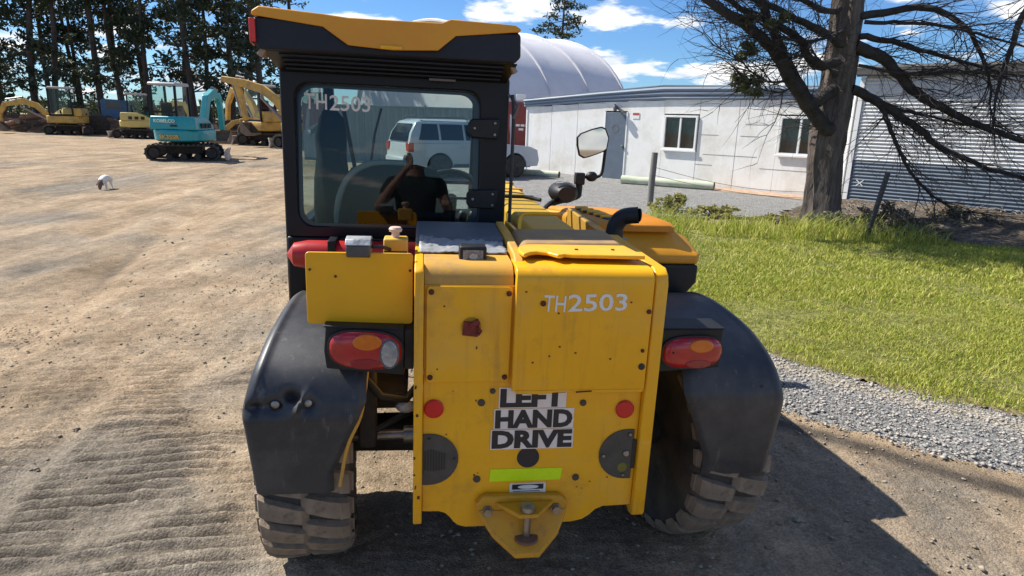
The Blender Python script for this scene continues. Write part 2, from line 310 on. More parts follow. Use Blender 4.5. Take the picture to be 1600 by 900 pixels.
def groundmat(name, cols, attr=None, attrcol=None, attr2=None, attr2col=None, vscale=55.0, vamt=0.35, nscale=2.0, bump=0.5, bdist=0.012, streak=None):
    m = bpy.data.materials.new(name); m.use_nodes = True; t = m.node_tree; b = t.nodes['Principled BSDF']; b.inputs['Roughness'].default_value = 0.95; b.inputs['Specular IOR Level'].default_value = 0.15
    def n(ty, **k):
        x = t.nodes.new(ty)
        for a, v in k.items(): setattr(x, a, v)
        return x
    co = n('ShaderNodeTexCoord')
    def noise(sc, det=6, ro=0.6):
        q = n('ShaderNodeTexNoise'); q.inputs['Scale'].default_value = sc; q.inputs['Detail'].default_value = det; q.inputs['Roughness'].default_value = ro; t.links.new(co.outputs['Object'], q.inputs['Vector']); return q
    def mixc(f, a, c, blend='MIX'):
        q = n('ShaderNodeMix', data_type='RGBA', blend_type=blend)
        for s, v in ((0, f), (6, a), (7, c)):
            if isinstance(v, (tuple, float, int)): q.inputs[s].default_value = (*v, 1) if isinstance(v, tuple) else v
            else: t.links.new(v, q.inputs[s])
        return q.outputs[2]
    rp = n('ShaderNodeValToRGB'); t.links.new(noise(nscale, 10, 0.68).outputs[0], rp.inputs[0])
    rp.color_ramp.elements[0].position = 0.3; rp.color_ramp.elements[1].position = 0.72
    rp.color_ramp.elements[0].color = (*cols[0], 1); rp.color_ramp.elements[1].color = (*cols[1], 1)
    if len(cols) > 2: e = rp.color_ramp.elements.new(0.5); e.color = (*cols[2], 1)
    c = rp.outputs[0]
    for an, ac in ((attr, attrcol), (attr2, attr2col)):
        if an:
            at = n('ShaderNodeAttribute'); at.attribute_name = an
            ad = n('ShaderNodeMath', operation='MULTIPLY_ADD'); t.links.new(noise(14, 6, 0.7).outputs[0], ad.inputs[0]); ad.inputs[1].default_value = 0.9
            sb = n('ShaderNodeMath', operation='SUBTRACT'); t.links.new(at.outputs['Fac'], sb.inputs[0]); sb.inputs[1].default_value = 0.45; t.links.new(sb.outputs[0], ad.inputs[2])
            cl = n('ShaderNodeMath', operation='MULTIPLY'); cl.use_clamp = True; t.links.new(ad.outputs[0], cl.inputs[0]); t.links.new(at.outputs['Fac'], cl.inputs[1])
            cl2 = n('ShaderNodeMath', operation='MULTIPLY'); cl2.use_clamp = True; cl2.inputs[1].default_value = 1.5; t.links.new(cl.outputs[0], cl2.inputs[0])
            c = mixc(cl2.outputs[0], c, ac)
    if streak:
        for ang, sc_, st_, lo_, hi_ in streak:
            mpn = n('ShaderNodeMapping'); mpn.inputs['Rotation'].default_value = (0, 0, ang); mpn.inputs['Scale'].default_value = (sc_, sc_ * st_, 1); t.links.new(co.outputs['Object'], mpn.inputs[0])
            q = n('ShaderNodeTexNoise'); q.inputs['Scale'].default_value = 1.0; q.inputs['Detail'].default_value = 9; q.inputs['Roughness'].default_value = 0.72; t.links.new(mpn.outputs[0], q.inputs['Vector'])
            mq = n('ShaderNodeMapRange'); mq.inputs[1].default_value = 0.32; mq.inputs[2].default_value = 0.68; mq.inputs[3].default_value = lo_; mq.inputs[4].default_value = hi_; t.links.new(q.outputs[0], mq.inputs[0])
            cq = n('ShaderNodeCombineXYZ'); [t.links.new(mq.outputs[0], cq.inputs[i]) for i in range(3)]
            c = mixc(1.0, c, cq.outputs[0], 'MULTIPLY')
    vo = n('ShaderNodeTexVoronoi'); vo.inputs['Scale'].default_value = vscale; t.links.new(co.outputs['Object'], vo.inputs['Vector'])
    sepc = n('ShaderNodeSeparateColor'); t.links.new(vo.outputs['Color'], sepc.inputs[0])
    mr = n('ShaderNodeMapRange'); mr.inputs[3].default_value = 1 - vamt; mr.inputs[4].default_value = 1 + vamt; t.links.new(sepc.outputs[0], mr.inputs[0])
    cbn = n('ShaderNodeCombineXYZ'); [t.links.new(mr.outputs[0], cbn.inputs[i]) for i in range(3)]
    c = mixc(1.0, c, cbn.outputs[0], 'MULTIPLY')
    fine = noise(180, 3); mr2 = n('ShaderNodeMapRange'); mr2.inputs[3].default_value = 0.72; mr2.inputs[4].default_value = 1.28; t.links.new(fine.outputs[0], mr2.inputs[0])
    cb2 = n('ShaderNodeCombineXYZ'); [t.links.new(mr2.outputs[0], cb2.inputs[i]) for i in range(3)]
    c = mixc(1.0, c, cb2.outputs[0], 'MULTIPLY')
    t.links.new(c, b.inputs['Base Color'])
    inv = n('ShaderNodeMath', operation='SUBTRACT'); inv.inputs[0].default_value = 1.0; t.links.new(vo.outputs['Distance'], inv.inputs[1])
    ah = n('ShaderNodeMath', operation='ADD'); t.links.new(inv.outputs[0], ah.inputs[0]); nb2 = n('ShaderNodeMath', operation='MULTIPLY'); nb2.inputs[1].default_value = 2.2; t.links.new(noise(65, 8, 0.75).outputs[0], nb2.inputs[0]); t.links.new(nb2.outputs[0], ah.inputs[1])
    bn = n('ShaderNodeBump'); bn.inputs['Strength'].default_value = bump; bn.inputs['Distance'].default_value = bdist; t.links.new(ah.outputs[0], bn.inputs['Height']); t.links.new(bn.outputs[0], b.inputs['Normal'])
    return m
DIRT = groundmat('dirt', [(0.25, 0.178, 0.108), (0.43, 0.338, 0.228), (0.345, 0.255, 0.163)], 'grey', (0.225, 0.192, 0.148), 'damp', (0.095, 0.078, 0.060), vscale=120, vamt=0.26, nscale=1.3, bump=0.5, streak=[(rad(14), 3.2, 0.16, 0.68, 1.22), (rad(-12), 1.4, 0.22, 0.72, 1.22), (0.3, 9.0, 0.8, 0.72, 1.25)])
GRAV = groundmat('gravel', [(0.25, 0.245, 0.235), (0.36, 0.345, 0.32), (0.30, 0.295, 0.28)], 'pale', (0.45, 0.40, 0.31), vscale=70, vamt=0.6, nscale=3, bump=0.9, bdist=0.02)
SOIL = groundmat('turf_soil', [(0.12, 0.12, 0.035), (0.27, 0.24, 0.09), (0.17, 0.175, 0.05)], 'bare', (0.26, 0.20, 0.13), vscale=30, vamt=0.4, nscale=4, bump=0.7)
PEB = pm('pebbles', (0.30, 0.28, 0.25), (0.44, 0.40, 0.35), rough=0.9, scale=40, detail=1)
PEBT = pm('pebbles_tan', (0.22, 0.18, 0.13), (0.34, 0.29, 0.22), rough=0.95, scale=30, detail=1)

GRASS_EDGE = [(2.25, 11.3), (1.75, 9.2), (1.45, 7.0), (1.55, 5.2), (1.90, 4.36), (2.20, 4.02), (2.68, 3.66), (3.5, 3.15), (5.0, 2.4), (8.0, 1.2), (16.0, -1.0)]
def edge_dist(x, y):   # signed distance to the grass edge: positive on the lawn side (right)
    d = np.full(x.shape, 1e9); sg = np.ones(x.shape)
    for (x1, y1), (x2, y2) in zip(GRASS_EDGE[:-1], GRASS_EDGE[1:]):
        dx, dy = x2 - x1, y2 - y1; t = np.clip(((x - x1) * dx + (y - y1) * dy) / (dx*dx + dy*dy), 0, 1)
        q = np.hypot(x - x1 - t * dx, y - y1 - t * dy); s = np.sign((x - x1) * (-dy) + (y - y1) * dx)
        up = q < d; d = np.where(up, q, d); sg = np.where(up, s, sg)
    return d * sg
def make_ground():
    xs = lines(-260, -3.6, 2.7, 260, 0.020, 1.045); ys = lines(-30, 1.70, 4.7, 420, 0.0095, 1.032)
    X, Y = np.meshgrid(xs, ys); Z = GH(X, Y)
    near = np.clip(1 - (np.hypot(X, Y - 2) - 4) / 10, 0, 1)
    u = -0.24 * X + 0.97 * Y; v = 0.97 * X + 0.24 * Y
    warp = (fbm(X * 1.3 + 5, Y * 1.3 + 3, 3) - 0.44)
    def rib(sp, ph): 
        s = (u + 0.10 * warp + 0.02 * (fbm(X*6, Y*6, 2)-.37)) / sp + ph; fr = s - np.floor(s); return np.where(fr < 0.68, fr / 0.68, (1 - fr) / 0.32)
    vb = v + 0.15 * warp
    band = np.clip((vb + 2.75) / 0.15, 0, 1) * np.clip((-0.30 - vb) / 0.15, 0, 1) * np.clip((4.9 + 2.0 * warp - u) / 1.4, 0, 1)
    gap = np.clip(np.abs(vb + 1.45) / 0.07 - 0.4, 0, 1)
    brk = np.clip(fbm(X * 3.2 + 70, Y * 3.2, 3) * 4.0 - 0.9, 0, 1)
    ribs = band * gap * brk * (0.55 * rib(0.075, 0) + 0.45 * rib(0.052, 0.3) * np.clip(fbm(X*2+9, Y*2, 2)*3-0.8, 0, 1))
    Z += 0.052 * ribs * near; trough = band * gap * brk * (1 - np.clip(ribs / (band * gap * brk + 1e-6) * 1.6, 0, 1))
    edf = np.clip((-edge_dist(X, Y) - 0.80) / 0.25, 0.05, 1)
    Z += near * edf * (0.020 * (fbm(X * 5, Y * 5, 3) - 0.43) + 0.012 * (fbm(X * 22, Y * 22, 3) - 0.43) + 0.008 * (vnoise(X * 55, Y * 55) - 0.5))
    # shallow wheel ruts further out
    for off, amp in ((-2.6, 0.03), (-3.9, 0.025), (-5.6, 0.03), (-7.2, 0.03)):
        wv = v - off - 0.9 * (fbm(X * 0.12 + 3, Y * 0.12, 2) - 0.37); Z -= amp * np.exp(-(wv / 0.28) ** 2) * np.clip((u - 3.5) / 2, 0, 1) * np.clip((26 - u) / 8, 0, 1)
    grey = np.clip(2.6 * (fbm(X * 0.55 + 20, Y * 0.55 + 4, 4) - 0.40) + 0.55 * np.exp(-((v + 0.9) / 0.9) ** 2) * np.clip((9 - Y) / 5, 0, 1), 0, 1)
    grey = np.maximum(grey, 0.85 * np.clip((6.5 - np.hypot(X + 0.2, (Y - 3.0) * 0.8)) / 4, 0, 1) * np.clip(2.2 * (fbm(X * 1.1, Y * 1.1 + 31, 3) - 0.25), 0, 1))
    for off, wd, amt in ((-1.9, 0.22, 0.8), (-2.9, 0.20, 0.7), (-4.2, 0.25, 0.8), (-5.3, 0.22, 0.7), (-7.0, 0.3, 0.8), (-8.6, 0.3, 0.7), (-11, 0.35, 0.7), (-13.5, 0.35, 0.7)):
        wv = v - off + 0.030 * (u - 4) ** 1.0 - 1.1 * (fbm(X * 0.10 + off, Y * 0.10, 2) - 0.37); trk = np.exp(-(wv / wd) ** 2) * np.clip((u - 3.2) / 1.5, 0, 1) * np.clip((34 - u) / 10, 0, 1); tread = 0.5 + 0.5 * np.sin(2 * np.pi * u / 0.32); grey = np.maximum(grey, 0.8 * amt * trk * np.clip(3.2 * (fbm(X * 1.6 + off, Y * 0.9, 4) - 0.28), 0, 1)); Z += 0.012 * trk * tread * np.clip((12 - u) / 4, 0, 1)
    ed = edge_dist(X, Y)
    damp = np.clip(1 - np.abs(ed + 0.93 + 0.1 * warp) / 0.16, 0, 1) * np.clip((4.6 - Y) / 0.6, 0, 1)
    damp = np.maximum(damp, 0.8 * np.clip(1 - np.abs(v + 1.7 + 1.2 * warp) / 0.18, 0, 1) * np.clip(3 * (fbm(X*1.5+3, Y*0.6+8, 3) - 0.5), 0, 1))
    damp = np.maximum(damp, 0.9 * np.clip(3.0 * (fbm(X * 0.9 + 77, Y * 1.7 + 13, 4) - 0.60), 0, 1))
    for off in (-2.3, -3.0, -5.1, -5.8, -8.0, -8.8):
        wv = v - off + 0.05 * (u - 4) - 1.3 * (fbm(X * 0.12 + 5, Y * 0.12 + off * 0.02, 2) - 0.37)
        rut = np.exp(-(wv / 0.11) ** 2) * np.clip((u - 4.0) / 2, 0, 1) * np.clip((30 - u) / 8, 0, 1) * np.clip(3.4 * (fbm(X * 1.1 + off, Y * 0.5, 4) - 0.33), 0, 1)
        damp = np.maximum(damp, 0.8 * rut); Z -= 0.035 * np.exp(-(wv / 0.14) ** 2) * np.clip((u - 4.0) / 2, 0, 1) * np.clip((30 - u) / 8, 0, 1)
    damp = np.maximum(damp, 0.95 * trough)
    Z -= 0.02 * np.clip((ed + 0.1) / 0.5, 0, 1)
    # far bank behind the yard rises a little
    g = sheet('ground', X, Y, Z, DIRT, attrs={'grey': grey, 'damp': damp}); tag(g, 'tan dirt yard with grey gravelly patches and tyre tread marks', None, None, 'structure')
make_ground()
def gravel_mask(X, Y):
    ed = edge_dist(X, Y) + 0.10 * (fbm(X * 4, Y * 4, 3) - 0.43)
    strip = (ed < 0.12) & (ed > -0.78) & (Y < 12)
    yard = inpoly(X + 0.5 * (fbm(X * 1.2, Y * 1.2, 3) - 0.43), Y + 0.5 * (fbm(X * 1.3 + 8, Y * 1.3, 3) - 0.43), [(-3.2, 13.5), (-2, 10.4), (0.2, 8.6), (1.0, 6.3), (1.6, 8.5), (2.4, 11.4), (4.4, 11.7), (5.3, 12.7), (7.6, 14.9), (8.2, 15.9), (0.6, 22.6), (-4.6, 26)])
    return strip | yard, ed
def make_gravel():
    xs = lines(-9, 1.0, 3.6, 17, 0.025, 1.04); ys = lines(-2, 2.2, 5.2, 27, 0.025, 1.035)
    X, Y = np.meshgrid(xs, ys); k, ed = gravel_mask(X, Y)
    Z = GH(X, Y) + 0.012 * np.where(Y < 8, np.clip((ed + 0.74) / 0.2, 0, 1), 1.0) - 0.002 + 0.010 * (fbm(X * 30, Y * 30, 2) - 0.30) * np.clip((12 - Y) / 5, 0.2, 1)
    pale = np.clip(1 - np.abs(ed + 0.05) / 0.22, 0, 1) * (Y < 11)
    Z = np.where(Y > 9, Z + 0.02, Z); g = sheet('gravel_road', X, Y, Z, GRAV, keep=k, attrs={'pale': pale}); tag(g, 'grey crushed gravel strip and yard beside the lawn', None, None, 'structure')
make_gravel()
LAWN = [(2.25, 11.45), (1.75, 9.2), (1.45, 7.0), (1.55, 5.2), (1.90, 4.36), (2.20, 4.02), (2.68, 3.66), (3.5, 3.15), (5.0, 2.4), (8.0, 1.2), (16.0, -1.0), (17, 6.0), (11, 8.0), (7.6, 9.6), (6.3, 10.9), (5.0, 11.3), (3.6, 11.0)]
def make_lawn():
    xs = lines(1, 1.2, 7.5, 18, 0.05, 1.05); ys = lines(-2, 2.2, 11.7, 12, 0.05, 1.05)
    X, Y = np.meshgrid(xs, ys)
    k = inpoly(X + 0.25 * (fbm(X * 3, Y * 3, 3) - 0.43), Y + 0.25 * (fbm(X * 3 + 9, Y * 3, 3) - 0.43), LAWN)
    ed = edge_dist(X, Y); Z = GH(X, Y) + 0.004 + 0.022 * np.clip(ed / 0.5, 0, 1) + 0.03 * (fbm(X * 2, Y * 2, 3) - 0.43) * np.clip(ed, 0, 1)
    bare = np.clip(1.3 - ed / 0.25, 0, 1)
    g = sheet('lawn_soil', X, Y, Z, SOIL, keep=k, attrs={'bare': bare}); tag(g, 'turf ground of the verge under the green grass', None, None, 'structure')
    rng = np.random.RandomState(3)
    def blades(n, xr, yr, hmin, hmax, wd):
        x = rng.uniform(*xr, n); y = rng.uniform(*yr, n); k = inpoly(x + 0.3 * (fbm(x * 3, y * 3, 3) - 0.43), y + 0.3 * (fbm(x * 3 + 9, y * 3, 3) - 0.43), LAWN)
        ed = edge_dist(x, y); den = np.clip((ed + 0.12) / 0.55, 0.03, 1) * np.clip(0.30 + 2.6 * (fbm(x * 1.8 + 4, y * 1.8, 3) - 0.30), 0.10, 1); k &= rng.rand(n) < den
        x, y = x[k], y[k]; n = len(x); a = rng.rand(n) * 2 * np.pi; h = rng.uniform(hmin, hmax, n) * (0.7 + 0.9 * fbm(x * 2.5 + 7, y * 2.5, 2)); b = rng.uniform(0.2, 1.1, n) * h; ba = rng.rand(n) * 2 * np.pi
        z = GH(x, y) + 0.02; wx, wy = np.cos(a) * wd, np.sin(a) * wd
        p0 = np.stack([x - wx, y - wy, z], -1); p1 = np.stack([x + wx, y + wy, z], -1)
        mxx, my = x + 0.35 * b * np.cos(ba), y + 0.35 * b * np.sin(ba)
        p2 = np.stack([mxx + 0.7 * wx, my + 0.7 * wy, z + 0.62 * h], -1); p3 = np.stack([mxx - 0.7 * wx, my - 0.7 * wy, z + 0.62 * h], -1)
        p4 = np.stack([x + b * np.cos(ba), y + b * np.sin(ba), z + h], -1)
        return np.stack([p0, p1, p2, p3, p4], 1)
    B = np.concatenate([blades(190000, (1.3, 6.0), (2.6, 7.0), 0.012, 0.042, 0.0035), blades(110000, (1.3, 9.0), (6.0, 11.5), 0.02, 0.06, 0.006), blades(26000, (5, 16), (0, 9), 0.03, 0.08, 0.009), blades(6000, (1.6, 6.5), (9.4, 11.4), 0.12, 0.30, 0.006)])
    n = len(B); me = bpy.data.meshes.new('grass'); me.vertices.add(n * 5); me.vertices.foreach_set('co', B.reshape(-1))
    base = (np.arange(n) * 5)[:, None]; loops = np.concatenate([base + np.array([0, 1, 2, 3]), base + np.array([3, 2, 4])], 1).ravel().astype(np.int32)
    starts = (np.arange(n)[:, None] * 7 + np.array([0, 4])).ravel().astype(np.int32)
    me.loops.add(len(loops)); me.loops.foreach_set('vertex_index', loops); me.polygons.add(len(starts)); me.polygons.foreach_set('loop_start', starts); me.update(); me.validate()
    me.materials.append(leafmat('grass_blades', (0.18, 0.25, 0.03), (0.62, 0.54, 0.20), 0.38, (0.42, 0.45, 0.06))); o = bpy.data.objects.new('grass', me); COL.objects.link(o)
    tag(o, 'short yellow-green grass of the verge beside the gravel strip', 'grass', None, 'stuff')
make_lawn()
def pebbles(name, mat, n, xr, yr, rmin, rmax, maskf, lab, seed):
    rng = np.random.RandomState(seed); x = rng.uniform(*xr, n); y = rng.uniform(*yr, n); k = maskf(x, y, rng); x, y = x[k], y[k]; n = len(x)
    z = GH(x, y); r = rmin + (rmax - rmin) * rng.rand(n) ** 3
    base = np.array([(1, 0, 0), (0.3, 0.95, 0), (-0.8, 0.6, 0), (-0.8, -0.6, 0), (0.3, -0.95, 0), (0, 0, 0.75), (0, 0, -0.6)], float)
    V = base[None] * (1 + 0.35 * rng.uniform(-1, 1, (n, 7, 1))); a = rng.rand(n) * 6.28; c, s = np.cos(a)[:, None], np.sin(a)[:, None]
    sx = rng.uniform(0.7, 1.3, (n, 1)); vx = V[:, :, 0] * sx; vy = V[:, :, 1]; V = np.stack([vx * c - vy * s, vx * s + vy * c, V[:, :, 2] * 0.8], -1) * r[:, None, None]
    V += np.stack([x, y, z], -1)[:, None, :] + np.array([0, 0, 0.004])
    f = np.array([(i, (i + 1) % 5, 5) for i in range(5)] + [((i + 1) % 5, i, 6) for i in range(5)]); L = (np.arange(n)[:, None, None] * 7 + f[None]).reshape(-1).astype(np.int32)
    me = bpy.data.meshes.new(name); me.vertices.add(n * 7); me.vertices.foreach_set('co', V.reshape(-1)); me.loops.add(len(L)); me.loops.foreach_set('vertex_index', L)
    me.polygons.add(len(L) // 3); me.polygons.foreach_set('loop_start', np.arange(0, len(L), 3, dtype=np.int32)); me.update(); me.materials.append(mat)
    o = bpy.data.objects.new(name, me); COL.objects.link(o); tag(o, lab, 'gravel', None, 'stuff')
pebbles('gravel_stones', PEB, 26000, (0.9, 4.2), (2.0, 6.5), 0.004, 0.016, lambda x, y, r: gravel_mask(x, y)[0], 'loose grey stones lying on the gravel strip', 5)
bpy.data.objects['gravel_stones'].location.z = 0.010
pebbles('dirt_pebbles', PEBT, 22000, (-3.8, 2.3), (1.6, 7.5), 0.003, 0.013, lambda x, y, r: (edge_dist(x, y) < -0.7) & (r.rand(len(x)) < np.clip(1.4 * fbm(x * 1.2, y * 1.2, 3) - 0.2, 0.05, 1) * np.clip(1.7 - y / 6, 0.2, 1)), 'loose tan pebbles scattered over the near dirt', 6)
pebbles('dirt_stones', PEBT, 260, (-4.5, 2.0), (1.7, 9), 0.008, 0.024, lambda x, y, r: (edge_dist(x, y) < -0.7), 'larger tan stones scattered over the near dirt', 16)

# ================================================================== TELEHANDLER
TH = empty('telehandler', (0, 2.335, 0), (0, rad(0.8), rad(8.2)))
tag(TH, 'yellow telehandler with black cab, seen from behind, parked in the foreground', 'telehandler')
T = -0.50   # rear face of the tail
def bolt(x, z, y, parent, mat=BOLT, r=0.0085, name='bolt', h=0.006):
    return MB().lathe([(r, 0), (r, -h * 0.6), (r * 0.75, -h)], (x, y, z), 'y', 8).build(name, mat, parent, sm=40)
# ---- chassis and axles
MB().box(-0.30, 0.32, -0.44, 2.55, 0.42, 0.80).build('chassis', DARK, TH, 0.02)
MB().tube([(-0.60, -0.02, 0.42), (-0.3, -0.02, 0.42), (-0.16, -0.02, 0.42), (0.16, -0.02, 0.42), (0.3, -0.02, 0.42), (0.60, -0.02, 0.42)], [0.07, 0.075, 0.13, 0.13, 0.075, 0.07], 16).build('rear_axle', DARK, TH, sm=40)
MB().tube([(-0.60, 2.33, 0.42), (-0.15, 2.33, 0.42), (0.15, 2.33, 0.42), (0.60, 2.33, 0.42)], [0.07, 0.11, 0.11, 0.07], 14).build('front_axle', DARK, TH, sm=40)
st = MB().box(-0.60, -0.40, -0.16, 0.12, 0.58, 0.64).box(-0.56, -0.50, -0.30, -0.22, 0.50, 0.86).build('axle_bracket', DARK, TH, 0.01)
MB().tube([(-0.55, -0.3, 0.78), (-0.48, -0.32, 0.70), (-0.40, -0.3, 0.68), (-0.34, -0.25, 0.74)], 0.014, 8).build('hydraulic_hose', BLK, TH, sm=60)
MB().tube([(-0.58, -0.25, 0.62), (-0.50, -0.28, 0.56), (-0.42, -0.26, 0.60), (-0.33, -0.2, 0.62)], 0.012, 8).build('hydraulic_hose', BLK, TH, sm=60)
MB().lathe([(0.018, -0.2), (0.018, 0.05), (0.03, 0.05), (0.03, 0.2)], (-0.46, -0.2, 0.50), 'x', 12).build('steering_cylinder', STEEL, TH, sm=40)
MB().ell((-0.40, -0.30, 0.655), (0.035, 0.02, 0.022)).build('grease_fitting', FOIL, TH, sm=60)
# ---- tail plate with its scalloped lower edge
def arc(cx, cz, r, a0, a1, n=6): return [(cx + r * math.cos(rad(a0 + (a1 - a0) * k / n)), cz + r * math.sin(rad(a0 + (a1 - a0) * k / n))) for k in range(n + 1)]
low = [(-0.345, 0.383), (-0.292, 0.381), (-0.272, 0.374), (-0.256, 0.358), (-0.244, 0.340), (-0.226, 0.326), (-0.205, 0.320), (0.145, 0.322), (0.182, 0.330), (0.206, 0.346), (0.226, 0.366), (0.250, 0.376), (0.345, 0.378)]
tail = MB().prism(low + [(0.345, 1.130), (-0.345, 1.130)], 'y', T, T + 0.025).build('tail_plate', YEL, TH, 0.003)
# rolled top corner and top deck behind the left half
MB().prism([(T, 1.1295), (T + 0.003, 1.150), (T + 0.014, 1.170), (T + 0.034, 1.184), (T + 0.060, 1.188), (-0.27, 1.190), (-0.27, 1.160), (T + 0.025, 1.1295)], 'x', -0.345, -0.083).build('tail_deck', YELD, TH, 0.002, sm=35)
for sx, x0, x1 in ((-1, -0.373, -0.3455), (1, 0.3455, 0.387)):
    o = MB().prism([(T - 0.022, 1.14), (T - 0.012, 1.17), (T + 0.012, 1.187), (T + 0.30, 1.193), (0.02, 1.200), (0.02, 0.60), (-0.30, 0.40), (T + 0.02, 0.340), (T - 0.012, 0.346), (T - 0.022, 0.362)], 'x', x0, x1).build('side_flange', YEL, TH, 0.004)
# worn dark chips along the left flange edge
rnd = random.Random(11)
for k in range(6):
    z = rnd.uniform(0.42, 1.10); MB().obox((-0.366 + rnd.uniform(-0.004, 0.010), T - 0.0225, z), (rnd.uniform(0.003, 0.008), 0.002, rnd.uniform(0.004, 0.014)), (0, rnd.uniform(-.3, .3), 0)).build('paint_chip', BOLT, bpy.data.objects['side_flange'])
for k in range(16):
    x = rnd.uniform(-0.32, 0.33); z = rnd.uniform(0.40, 0.80)
    if abs(x) < 0.15 and 0.45 < z: continue
    MB().obox((x, T - 0.0004, z), (rnd.uniform(0.002, 0.007), 0.0012, rnd.uniform(0.002, 0.006)), (0, rnd.uniform(-1, 1), 0)).build('paint_chip', BOLT, tail)
# ---- access panel on the left of the tail
pan = MB().prism(rrect(-0.338, -0.086, 0.828, 1.128, 0.012, 3), 'y', T - 0.010, T - 0.0003).build('access_panel', YEL, TH, 0.0025)
for x, z in ((-0.324, 1.111), (-0.097, 1.108), (-0.325, 0.846), (-0.100, 0.845)): bolt(x, z, T - 0.010, pan)
MB().obox((-0.207, T - 0.016, 1.000), (0.046, 0.012, 0.042), (0, 0.12, 0)).obox((-0.197, T - 0.022, 1.018), (0.032, 0.012, 0.016), (0, -0.6, 0)).tube([(-0.19, T - 0.02, 1.01), (-0.178, T - 0.03, 0.998), (-0.186, T - 0.026, 0.985)], 0.005, 6).build('latch', pm('latch_red', (0.20, 0.022, 0.012), (0.11, 0.014, 0.01), rough=0.7, scale=60), pan, 0.002)
MB().lathe([(0.03, 0), (0.03, -0.0012)], (-0.206, T - 0.0102, 1.005), 'y', 20).build('stain', pm('stain', (0.42, 0.20, 0.005), (0.55, 0.27, 0.004), rough=0.5, scale=50), pan)
for k in range(4): MB().obox((rnd.uniform(-0.32, -0.1), T - 0.0104, rnd.uniform(0.85, 1.09)), (rnd.uniform(0.002, 0.006), 0.001, rnd.uniform(0.003, 0.010))).build('paint_chip', BOLT, pan)
# ---- raised counterweight cover on the right, rolled over at its top
cx0, cx1 = -0.079, 0.338
prof = [(T - 0.0003, 0.812), (T - 0.030, 0.806), (T - 0.034, 0.815), (T - 0.034, 1.135)] + [(T + 0.006 - 0.040 * math.cos(rad(a)), 1.148 + 0.040 * math.sin(rad(a))) for a in (10, 28, 46, 64, 82)] + [(T + 0.10, 1.189), (T + 0.10, 1.160), (T - 0.0003, 1.160)]
rc = MB().prism(prof, 'x', cx0, cx1).build('rear_cover', YEL, TH, 0.0025, sm=40)
yc = T - 0.034
# torn lower lip of the cover
MB().prism([(-0.070, 0.808), (0.338, 0.808), (0.334, 0.798), (0.17, 0.797), (0.14, 0.803), (0.05, 0.800), (0.02, 0.795), (-0.066, 0.797)], 'y', yc + 0.001, yc + 0.012).build('bent_lip', YEL, rc, 0.002)
MB().obox((0.145, yc - 0.0005, 0.8035), (0.05, 0.002, 0.004), (0, -0.06, 0)).build('torn_edge', BOLT, rc)
for x, z, r in ((0.002, 1.085, 0.009), (0.328, 1.061, 0.0075), (0.320, 0.936, 0.006)): bolt(x, z, yc, rc, BOLT, r)
bolt(0.322, 0.884, yc, rc, INK, 0.011, 'plug', 0.004)
for x, z in ((0.06, 0.95), (0.11, 0.93), (-0.02, 0.90), (0.03, 0.92), (0.22, 0.91), (0.05, 1.055), (-0.05, 1.12), (0.27, 1.09)): MB().obox((x, yc - 0.0004, z), (0.006, 0.001, 0.005)).build('paint_chip', BOLT, rc)
text('fleet_number', 'TH', 0.050, 0.066, WHT, rc, (0.003, yc - 0.0003, 1.061), (rad(90), rad(2), 0), 0.0014, 0.004)
text('fleet_number', '2503', 0.053, 0.180, WHT, rc, (0.078, yc - 0.0003, 1.060), (rad(90), rad(-1.5), 0), 0.0014, 0.012)
# ---- lower tail: reflectors, stickers, D-shaped covers, hole, bolts
for x, z in ((-0.312, 0.740), (0.293, 0.727)):
    MB().lathe([(0.030, 0), (0.030, -0.006), (0.026, -0.009), (0.0, -0.0095)], (x, T - 0.0003, z), 'y', 28).build('reflector', REDR, tail, sm=35)
for x, z, r in ((-0.133, 0.795, 0.009), (-0.167, 0.757, 0.012), (0.155, 0.751, 0.011), (-0.173, 0.494, 0.012), (0.149, 0.489, 0.012)): bolt(x, z, T - 0.0003, tail, pm('bolt_grey', (0.07, 0.05, 0.035), rough=0.7) if 'bolt_grey' not in MATS else MATS['bolt_grey'], r)
MB().lathe([(0.036, 0), (0.036, -0.0012), (0.030, -0.0012), (0.028, 0.0006)], (-0.011, T - 0.0004, 0.565), 'y', 28).build('tow_hole', INK, tail)
rows = (('LEFT', -0.113, 0.100, 0.737, 0.806), ('HAND', -0.126, 0.128, 0.666, 0.7345), ('DRIVE', -0.134, 0.131, 0.596, 0.6635))
stk = MB()
for s, a, b, z0, z1 in rows: stk.prism([(a, z0), (b, z0), (b, z1), (a, z1)], 'y', T - 0.0022, T - 0.0005)
stk = stk.build('sticker', PINK, tail)
for s, a, b, z0, z1 in rows:
    text('lettering', s, 0.062, (b - a) - 0.008, INK, stk, (a + 0.004, T - 0.0023, z0 + 0.003), (rad(90), 0, 0), 0.001, 0.05)
MB().prism([(-0.133, 0.483), (0.098, 0.483), (0.103, 0.525), (-0.131, 0.527)], 'y', T - 0.002, T - 0.0004).build('fluorescent_strip', FLUO, tail)
lb = MB().prism(rrect(-0.066, 0.052, 0.416, 0.474, 0.004, 2), 'y', T - 0.002, T - 0.0004).build('data_label', WHT, tail)
MB().box(-0.058, 0.044, T - 0.0032, T - 0.0021, 0.452, 0.470).build('label_band', INK, lb)
MB().prism(ellp(-0.006, 0.461, 0.034, 0.007), 'y', T - 0.0042, T - 0.0033).build('label_oval', WHT, lb)
for k in range(4): MB().box(-0.055, 0.040 - 0.008 * (k % 2), T - 0.0032, T - 0.0021, 0.4265 + 0.006 * k, 0.4285 + 0.006 * k).build('label_line', MATS['cab_trim_grey'], lb)
DGR = pm('vent_grey', (0.055, 0.050, 0.040), (0.075, 0.068, 0.055), rough=0.6, scale=20)
